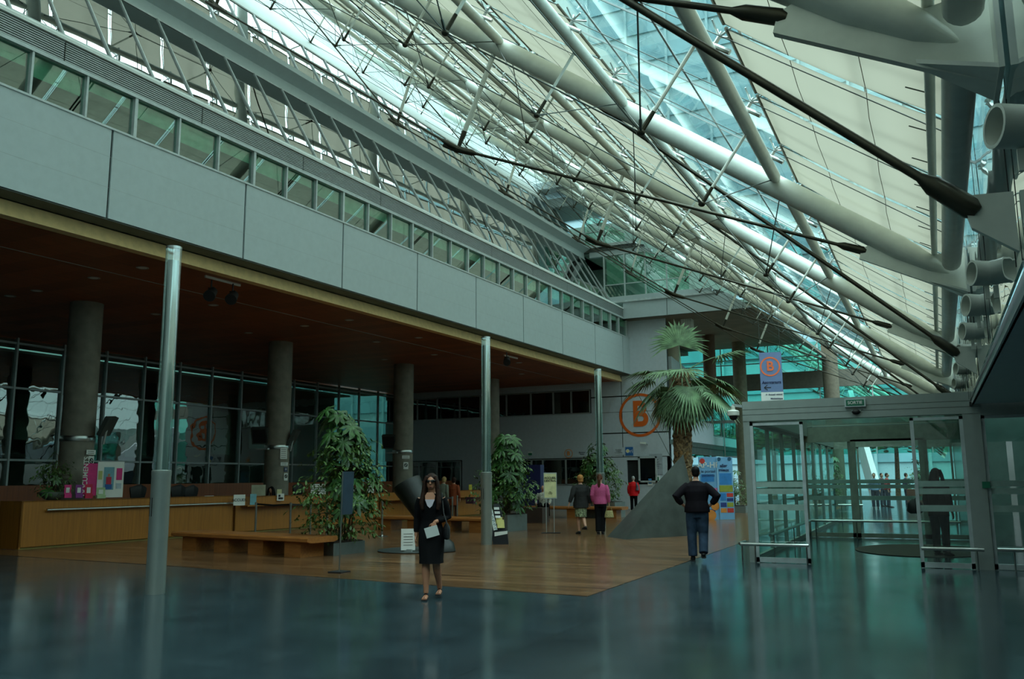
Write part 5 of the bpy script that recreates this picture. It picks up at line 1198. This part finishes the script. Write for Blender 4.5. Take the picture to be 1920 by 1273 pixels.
    for i_, (p, q) in enumerate(ft):
        if shoe == 'sandal': 
            d = (q-p); m_ = MB(); m_.sweep([p+V((0, .06, -.03)), p+V((0, 0, -.035)), q+V((0, -.02, -.014))], [(.036, .01), (.036, .01), (.044, .009)], 10, a0=X1)
            for f in (.25, .6, .85): c = p.lerp(q, f); m_.sweep([c+V((-.042, 0, -.015)), c+V((0, -.01, .03-.012*f)), c+V((.042, 0, -.015))], .006, 6)
            m_.sweep([p+V((-.035, .02, .02)), p+V((0, -.03, .05)), p+V((.035, .02, .02)), p+V((0, .06, .03)), p+V((-.035, .02, .02))], .006, 6)
            m_.build('sandal', BLACK, t, local=True)
        else:
            m_ = MB(); m_.sweep([p+V((0, .075, .0)), p+V((0, .04, .02)), p+V((0, -.04, .005)), q+V((0, -.03, -.0)), q+V((0, -.07, -.005))], [(.03, .035), (.042, .05), (.046, .04), (.048, .028), (.03, .018)], 12, a0=X1)
            m_.sweep([p+V((0, .09, -.035)), q+V((0, -.075, -.02))], [(.044, .012), (.048, .012)], 10, a0=X1); m_.build('shoe', shoe, t, local=True)
    return t, hc
def face_dir(loc, extra=0.): return math.atan2(-loc.x*1., 1e-9+loc.y) * 1. + extra     # rotation that turns the face to the camera
BLKC = mat('black cloth', (14, 14, 16), .85, noise=.1, spec=.12); DBR = mat('dark brown hair', (40, 24, 18), .55, noise=.3, scale=30, spec=.12)
# 1 the woman in black
L1 = at_z(808, 1122); L1.z = 0
t, hc = person('woman in black with sunglasses walking towards us, holding a white leaflet', L1, face_dir(L1, R(-10)), 1.66,
    (BLKC, .9, .84, .93), (BLKC, 'skirt', .50), (DBR, 'long'), SKIN, 'sandal',
    arms=(((-.185, 0, 1.41), (-.215, .03, 1.13), (-.225, .0, .88)), ((.185, 0, 1.41), (.24, .05, 1.14), (.075, -.17, 1.08))),
    legs=(((-.085, 0, .9), (-.06, -.09, .5), (-.05, -.12, .085)), ((.085, 0, .9), (.075, -.02, .5), (.10, .17, .12))),
    hands={1: {'d': (-.25, -.2, -1), 'back': (.2, -1, .1), 'side': (-1, 0, 0), 'curl': .35}}, extras={'voxb': .0062})
MB().sweep([hc+V((-.085, -.06, .02)), hc+V((-.035, -.108, .017)), hc+V((0, -.114, .02)), hc+V((.035, -.108, .017)), hc+V((.085, -.06, .02))], [(.006, .008), (.008, .024), (.004, .006), (.008, .024), (.006, .008)], 10, a0=V((0, -1, .0))).build('sunglasses', mat('black lens', (8, 8, 10), .1, spec=.8), t, local=True)
MB().prism([(-.07, -.132, 1.40), (.07, -.132, 1.40), (.035, -.137, 1.31), (0, -.14, 1.28), (-.035, -.137, 1.31)], (0, -.014, 0)).build('pale_top', mat('pale top', (196, 186, 196), .8), t, local=True)
MB().prism([(-.045, -.112, 1.50), (.045, -.112, 1.50), (.075, -.122, 1.45), (.066, -.134, 1.395), (-.066, -.134, 1.395), (-.075, -.122, 1.45)], (0, -.006, 0)).build('neckline_skin', SKIN, t, local=True)
def loc_w(root, p): return root.matrix_basis @ V(p)
bpy.context.view_layer.update()
M1 = Matrix.Translation(L1) @ Matrix.Rotation(face_dir(L1, R(-10)), 4, 'Z') @ Matrix.Scale(1.66/1.75, 4)
g = M1 @ V((.045, -.215, .95)); lf = thing('paper_leaflet', 'folded white leaflet in the hand of the woman in black', 'leaflet', g)
rvp = (M1.to_3x3() @ V((1, 0, .28))).normalized(); uvp = (M1.to_3x3() @ V((-.28, -.15, 1))).normalized(); nvp = rvp.cross(uvp)
MB().prism([g-rvp*.09-uvp*.07, g+rvp*.09-uvp*.07, g+rvp*.09+uvp*.07, g-rvp*.09+uvp*.07], nvp*.006).build('cover', PAPER, lf, False)
g = M1 @ V((.235, -.07, .95)); hb_ = thing('handbag', 'small black shoulder bag of the woman in black', 'handbag', g)
rb_ = M1.to_3x3() @ V((.25, -1, 0)).normalized(); nb_ = M1.to_3x3() @ V((1, .25, 0)).normalized()
mb = MB(); mb.sweep([g-Z*.11, g-Z*.08, g+Z*.05, g+Z*.1], [(.11, .03), (.135, .05), (.125, .045), (.11, .02)], 16, a0=rb_); mb.build('pouch', mat('black leather', (26, 28, 30), .45), hb_)
mb = MB(); sh = M1 @ V((.15, -.01, 1.49)); mb.sweep([g+Z*.09+rb_*.1, M1 @ V((.2, -.12, 1.2)), sh], .008, 6); mb.sweep([g+Z*.09-rb_*.1, M1 @ V((.235, .08, 1.25)), sh], .008, 6); mb.build('strap', MATS['black leather'], hb_)
# 2 the man with hands on hips
L2 = at_z(1311, 1052); L2.z = 0
JEANS = mat('dark blue jeans', (48, 64, 84), .8, noise=.2, scale=5, spec=.12)
t, hc = person('man in black pullover and jeans seen from behind, hands on his hips', L2, face_dir(L2, R(180)), 1.8,
    (mat('black pullover', (22, 18, 24), .85, noise=.1, spec=.12), .86, .90, 1.14), (JEANS, 'trousers'), (mat('black hair', (16, 14, 15), .6, spec=.12), 'short'), SKIN2, BLACK,
    arms=(((-.17, 0, 1.39), (-.39, .12, 1.19), (-.24, -.02, 1.02)), ((.17, 0, 1.39), (.39, .12, 1.19), (.24, -.02, 1.02))),
    legs=(((-.1, 0, .92), (-.1, -.02, .5), (-.085, .16, .16)), ((.1, 0, .92), (.115, -.03, .5), (.11, .0, .09))), lean=R(4),
    hands={0: {'d': (.5, -.8, -.3), 'back': (-1, -.5, .1), 'side': (0, 0, 1)}, 1: {'d': (-.5, -.8, -.3), 'back': (1, -.5, .1), 'side': (0, 0, 1)}}, bulk=1.14)
# 3 and 4
L3 = at_z(1090, 1002); L3.z = 0
t, hc = person('woman with curly fair hair, dark jacket and green patterned skirt, seen from behind', L3, face_dir(L3, R(200)), 1.68,
    (mat('dark grey jacket', (44, 44, 44), .85, noise=.15, spec=.12), .95, .78, 1.16), (mat('green patterned skirt', (120, 128, 100), .8, noise=.4, scale=22, spec=.12), 'skirt', .52), (mat('ginger blond hair', (168, 116, 66), .6, noise=.3, scale=40, bump=.8, spec=.12), 'bob'), SKIN2, BLACK,
    arms=(((-.2, 0, 1.41), (-.27, .06, 1.14), (-.29, .0, .9)), ((.2, 0, 1.41), (.30, .08, 1.16), (.38, .06, .93))),
    legs=(((-.09, 0, .9), (-.06, .04, .5), (-.03, .30, .24)), ((.09, 0, .9), (.07, -.06, .5), (.04, -.06, .09))), bulk=1.08)
L4 = at_z(1127, 1002); L4.z = 0
t, hc = person('woman in pink pullover and black trousers with a ponytail, seen from behind', L4, face_dir(L4, R(176)), 1.7,
    (mat('pink knit', (184, 84, 126), .85, noise=.06, scale=30, spec=.12), .93, .88, 1.08), (BLKC, 'trousers'), (mat('brown hair', (84, 50, 36), .55, noise=.3, scale=30, spec=.12), 'ponytail'), SKIN2, BLACK,
    arms=(((-.19, 0, 1.42), (-.24, .04, 1.14), (-.25, -.03, .9)), ((.19, 0, 1.42), (.24, .05, 1.14), (.22, -.06, .93))),
    legs=(((-.085, 0, .92), (-.07, -.06, .5), (-.05, .02, .09)), ((.085, 0, .92), (.08, .0, .5), (.08, .1, .1))))
M4 = Matrix.Translation(L4) @ Matrix.Rotation(face_dir(L4, R(176)), 4, 'Z') @ Matrix.Scale(1.7/1.75, 4)
g = M4 @ V((-.25, -.02, .62)); bb = thing('straw_bag', 'small woven straw bag hanging from the hand of the woman in pink', 'handbag', g)
mb = MB(); mb.sweep([g-Z*.15, g-Z*.12, g+Z*.0, g+Z*.07], [(.1, .05), (.14, .08), (.12, .07), (.1, .04)], 16, a0=RV); mb.build('basket', mat('woven straw', (150, 138, 92), .85, noise=.35, scale=60), bb)
mb = MB(); pts = [g+Z*.06+RV*(.08*math.cos(a))+Z*(.14*math.sin(a)) for a in (0, .6, 1.2, PI/2, 1.95, 2.5, PI)]; mb.sweep(pts, .009, 6); mb.build('handle', MATS['woven straw'], bb)
# 5 red jacket
L5 = at_z(1189, 959); L5.z = 0
RED = mat('bright red jacket', (206, 28, 34), .7, noise=.05, spec=.12)
t, hc = person('grey haired person in a bright red jacket at the reception hatch', L5, face_dir(L5, R(175)), 1.66, (RED, .97, .78, 1.22), (BLKC, 'trousers'), (mat('grey hair', (160, 162, 160), .6), 'short'), SKIN2, BLACK, vox=.014)
MB().sweep([(-.14, .05, 1.44), (-.21, .13, 1.25), (-.2, .15, 1.05)], [.03, .06, .09], 10).build('grey_shoulder_bag', mat('grey bag cloth', (70, 74, 84), .8), t, local=True)
# 6 seated man
L6 = V((-14.62, 33.05, 0))
t, hc = person('elderly man in a pale shirt sitting on the far bench', L6+V((0, .15, 0)), face_dir(L6), 1.76, (mat('pale striped shirt', (168, 168, 156), .8, noise=.25, scale=14), .9, .93, 1.08), (BLKC, 'trousers'), (mat('white hair', (170, 166, 158), .6), 'balding'), SKIN2, BLACK,
    arms=(((-.19, 0, 1.42), (-.3, .0, 1.15), (-.28, -.3, 1.0)), ((.19, 0, 1.42), (.3, .0, 1.15), (.25, -.32, 1.0))),
    legs=(((-.1, 0, .53), (-.18, -.42, .52), (-.14, -.36, .09)), ((.1, 0, .53), (.18, -.42, .52), (.2, -.42, .09))), sit=True, lean=R(6), vox=.011)
# 7 person behind the sliding leaf
L7 = V((.02, 19.6, 0))
t, hc = person('dark dressed woman with long hair walking behind the right glass leaf', L7, face_dir(L7, R(150)), 1.72, (BLKC, .95, .8, 1.12), (mat('charcoal trousers', (30, 34, 38), .8, spec=.12), 'trousers'), (mat('black hair', (16, 14, 15), .6, spec=.12), 'long'), SKIN, BLACK)
g = L7+V((-.42, -.1, .98)); bb = thing('shoulder_bag', 'bulging black bag carried by the woman behind the glass leaf', 'handbag', g)
mb = MB(); mb.sweep([g-Z*.14, g-Z*.09, g+Z*.06, g+Z*.15], [(.1, .08), (.16, .1), (.14, .09), (.05, .04)], 16, a0=X1); mb.build('pouch', MATS['black leather'], bb)
MB().sweep([g+Z*.13, L7+V((-.2, -.1, 1.4))], .012, 6).build('strap', MATS['black leather'], bb)
# 8 counter people
def stand(px, x, lab, rot, h, top, bottom, hair, **kw):
    d = ray(px, 960); y = d.y/d.x*x; p = V((x, y, 0)); return person(lab, p, face_dir(p, R(rot)), h, top, bottom, hair, SKIN2, BLACK, vox=.014, **kw)
stand(829, -17.7, 'fair haired person in a grey jacket leaning on the far counter', 140, 1.68, (mat('grey green jacket', (110, 116, 104), .8, spec=.12), .95, .84, 1.15), (BLKC, 'trousers'), (mat('blond hair', (160, 134, 90), .6, spec=.12), 'bob'), lean=R(10))
stand(851, -17.4, 'woman in a rust orange coat standing at the far counter', 150, 1.66, (mat('rust orange coat', (138, 70, 44), .8, spec=.12), .95, .6, 1.15), (mat('brown stockings', (74, 46, 36), .8, spec=.12), 'trousers'), (DBR, 'bob'))
g = V((-16.95, 31.3, .8)); tag(MB().box(-17.1, -16.75, 31.1, 31.3, .62, .88).build('travel_bag', mat('plum bag', (70, 40, 56), .7), None, False), 'plum coloured bag hanging beside the woman in the orange coat', 'handbag')
stand(806, -17.6, 'dark clothed person at the far counter behind the woman in black', 150, 1.78, (mat('navy shirt', (30, 34, 44), .8, spec=.12), .9, .9, 1.1), (BLKC, 'trousers'), (mat('black hair', (16, 14, 15), .6, spec=.12), 'short'))
for px, x, lb in ((514, -20.9, 'dark haired receptionist seated behind the middle counter'), (716, -20.4, 'dark haired receptionist seated behind the far counter')):
    d = ray(px, 915); y = d.y/d.x*x; p = V((x, y, .1))
    person(lb, p, face_dir(p, R(-30)), 1.72, (BLKC, .9, .93, 1.05), (BLKC, 'trousers'), (mat('black hair', (16, 14, 15), .6, spec=.12), 'long'), SKIN, BLACK,
        arms=(((-.19, 0, 1.42), (-.28, -.05, 1.15), (-.15, -.28, 1.2)), ((.19, 0, 1.42), (.28, -.05, 1.15), (.2, -.3, 1.2))),
        legs=(((-.1, 0, .53), (-.14, -.42, .52), (-.14, -.36, .09)), ((.1, 0, .53), (.14, -.42, .52), (.14, -.36, .09))), sit=True, lean=R(14), vox=.014)
    tt = thing('office_stool', 'grey swivel stool under the ' + ('receptionist of the middle counter' if px == 514 else 'receptionist of the far counter'), 'stool', p); MB().lathe(p, [(.2, .37), (.22, .39), (.22, .42), (.2, .43)], 18).build('seat', GREY, tt); MB().lathe(p-Z*.1, [(.24, 0), (.24, .03), (.03, .05), (.03, .47)], 18).build('post', STEEL, tt)
# passers-by beyond the passage
for i_, (px, dpt, col, lb) in enumerate(((1640, 47, (120, 150, 180), 'small distant person in pale blue beyond the passage'), (1654, 50, (60, 40, 50), 'small distant person in dark clothes beyond the passage'), (1664, 48.5, (150, 40, 44), 'small distant person in red beyond the passage'), (1700, 52, (50, 44, 70), 'small distant person in violet right of the planter box'))):
    d = ray(px, 915); p = V((d.x/d.y*dpt, dpt, 0)); person(lb, p, face_dir(p, R(40*i_)), 1.72, (mat('passer top %d' % i_, col, .8), .9, .9, 1.05), (mat('passer trousers', (50, 56, 70), .8), 'trousers'), (DBR, 'short'), SKIN2, BLACK, vox=.02)

# ------------------------------------------------------------------ what stands beyond the glass
c = V((-.75, 46, 0)); t = thing('planter_box', 'brown wooden planter box beyond the passage', 'planter', c)
MB().box(c.x-.5, c.x+.5, 45.6, 46.6, .1, .95).build('box', mat('red brown planks', (110, 70, 54), .7), t, False); MB().box(c.x-.55, c.x+.55, 45.55, 46.65, 0, .1).build('plinth', PANEL, t, False)
plant('leafy_shrub', 'green shrub growing in the brown planter box beyond the passage', (-.75, 46.1, .95), 2.3, .6, 61, 4, 90, None, .25)
plant('leafy_shrub', 'dark spiky shrub at the left of the passage view', (-5.0, 50, 0), 2.6, .9, 62, 10, 120, ((1.4, 0, 0), (0, 1.2, 0), .4), .3)
mb = MB(); mb.prism([(-3.2, 52, 0), (-2.9, 52, 0), (-4.6, 60, 6.2), (-4.9, 60, 6.2)], (.25, 0, .9)); tag(mb.build('white_stair_side', PANEL), 'white sloping stair side seen through the passage', 'stair')
mb = MB(); mb.prism([(2.2, 44, 0), (2.2, 56, 0), (2.2, 56, 6.4), (2.2, 44, 1.4)], (.3, 0, 0)); tag(mb.build('white_ramp_side', PANEL), 'white sloping parapet right of the passage view', 'ramp')
rgt = random.Random(77)
for i_ in range(9):
    x = -26+i_*4.6+rgt.uniform(-1, 1); y = 68+rgt.uniform(0, 5); Ht = rgt.uniform(6, 8); t = thing('garden_tree', f'green tree beyond the far glass, {ordw(i_)} from the left', 'tree', (x, y, 0), 'trees beyond the far glass screen')
    MB().sweep([(x, y, 0), (x+.1, y, Ht*.5), (x, y, Ht*.8)], [.2, .15, .06], 8).build('trunk', BARK, t)
    mb = MB()
    for k in range(900):
        d = rdir(rgt, 0); r = rgt.random()**.4; p = V((x, y, Ht*.62))+V((d.x*3.2*r, d.y*3.2*r, d.z*Ht*.36*r)); leaf_blade(mb, p, rdir(rgt, 0), Z, .55, .4, .2)
    mb.build('crown', LEAF2 if i_ % 2 else LEAF, t, False)
# tower seen through the roof
TB = mat('pale blue facade', (140, 176, 182), .5, noise=.03); TBG = mat('blue facade glass', (118, 162, 172), .2, noise=.1, scale=.3)
tb = thing('hospital_block', 'tall pale blue hospital block standing behind, seen through the clear roof glass', 'building', (-30, 100, 0))
MB().box(-95, 30, 100, 112, 0, 74).build('wall', TB, tb, False)
for k in range(16):
    z = 3+k*3.9; MB().box(-94, 29, 99.8, 100, z, z+2.0).build('window_band', TBG, tb, False)
for k in range(24): MB().box(-94+k*5.2, -93.7+k*5.2, 99.6, 100, 0, 74).build('pier', TB, tb, False)
# next hall behind the bridge: same trusses
for i_ in range(4):
    t = copy_tree(truss); t.location = (WX(50), 58.5+7.2*i_, 0); t['label'] = f'white roof truss of the next hall beyond the bridge, {ordw(i_)} one'
    for j_ in range(0, 8):
        if i_ < 3:
            q = copy_tree(pur); q.location = (PXS[j_]+.3, 58.5+7.2*i_, TZ(PXS[j_])); q['label'] = f'white purlin of the next hall, {ordw(j_)} up from the eave in its {ordw(i_)} bay'
mb = MB(); mb.prism([tp(.62, GO, 57.5), tp(.62, GO, 80.5), tp(XT-1, GO, 80.5), tp(XT-1, GO, 57.5)], NRM*.012); struct('roof_glazing_far', mb, G_ROOF, 'clear glass skin of the next hall roof')

# small things still missing around the bridge and the entrance
mb = MB(); mb.box(.78, 2.7, 20.4, 20.5, 0, 2.9); struct('wall_dark_backing', mb, mat('dark green glass wall', (60, 84, 78), .1, spec=.7), 'added dark wall blocking the bright view behind the far right glazing')  # dark wall added to block the brightness beyond the far right glazing
mb = MB(); mb.tube(at_y(1185, 716, 42), at_z(1309, 958, 0), .014, n=6); tag(mb.build('stay_cable', CABLE), 'thin dark stay cable crossing in front of the big orange B', 'cable')
c = at_y(1288, 593, 44.5); t = thing('grid_lamp', 'square white grid lamp under the bridge soffit above the palm', 'lamp', (c.x, c.y, 9.2))
MB().box(c.x-.28, c.x+.28, c.y-.28, c.y+.28, 9.35, 9.82).build('housing', WHITE, t, False)
mb = MB()
for k in range(5): mb.box(c.x-.28, c.x+.28, c.y-.285, c.y-.281, 9.37+k*.09, 9.385+k*.09); mb.box(c.x-.26+k*.12, c.x-.245+k*.12, c.y-.285, c.y-.281, 9.35, 9.82)
mb.build('grid', ALU, t, False)
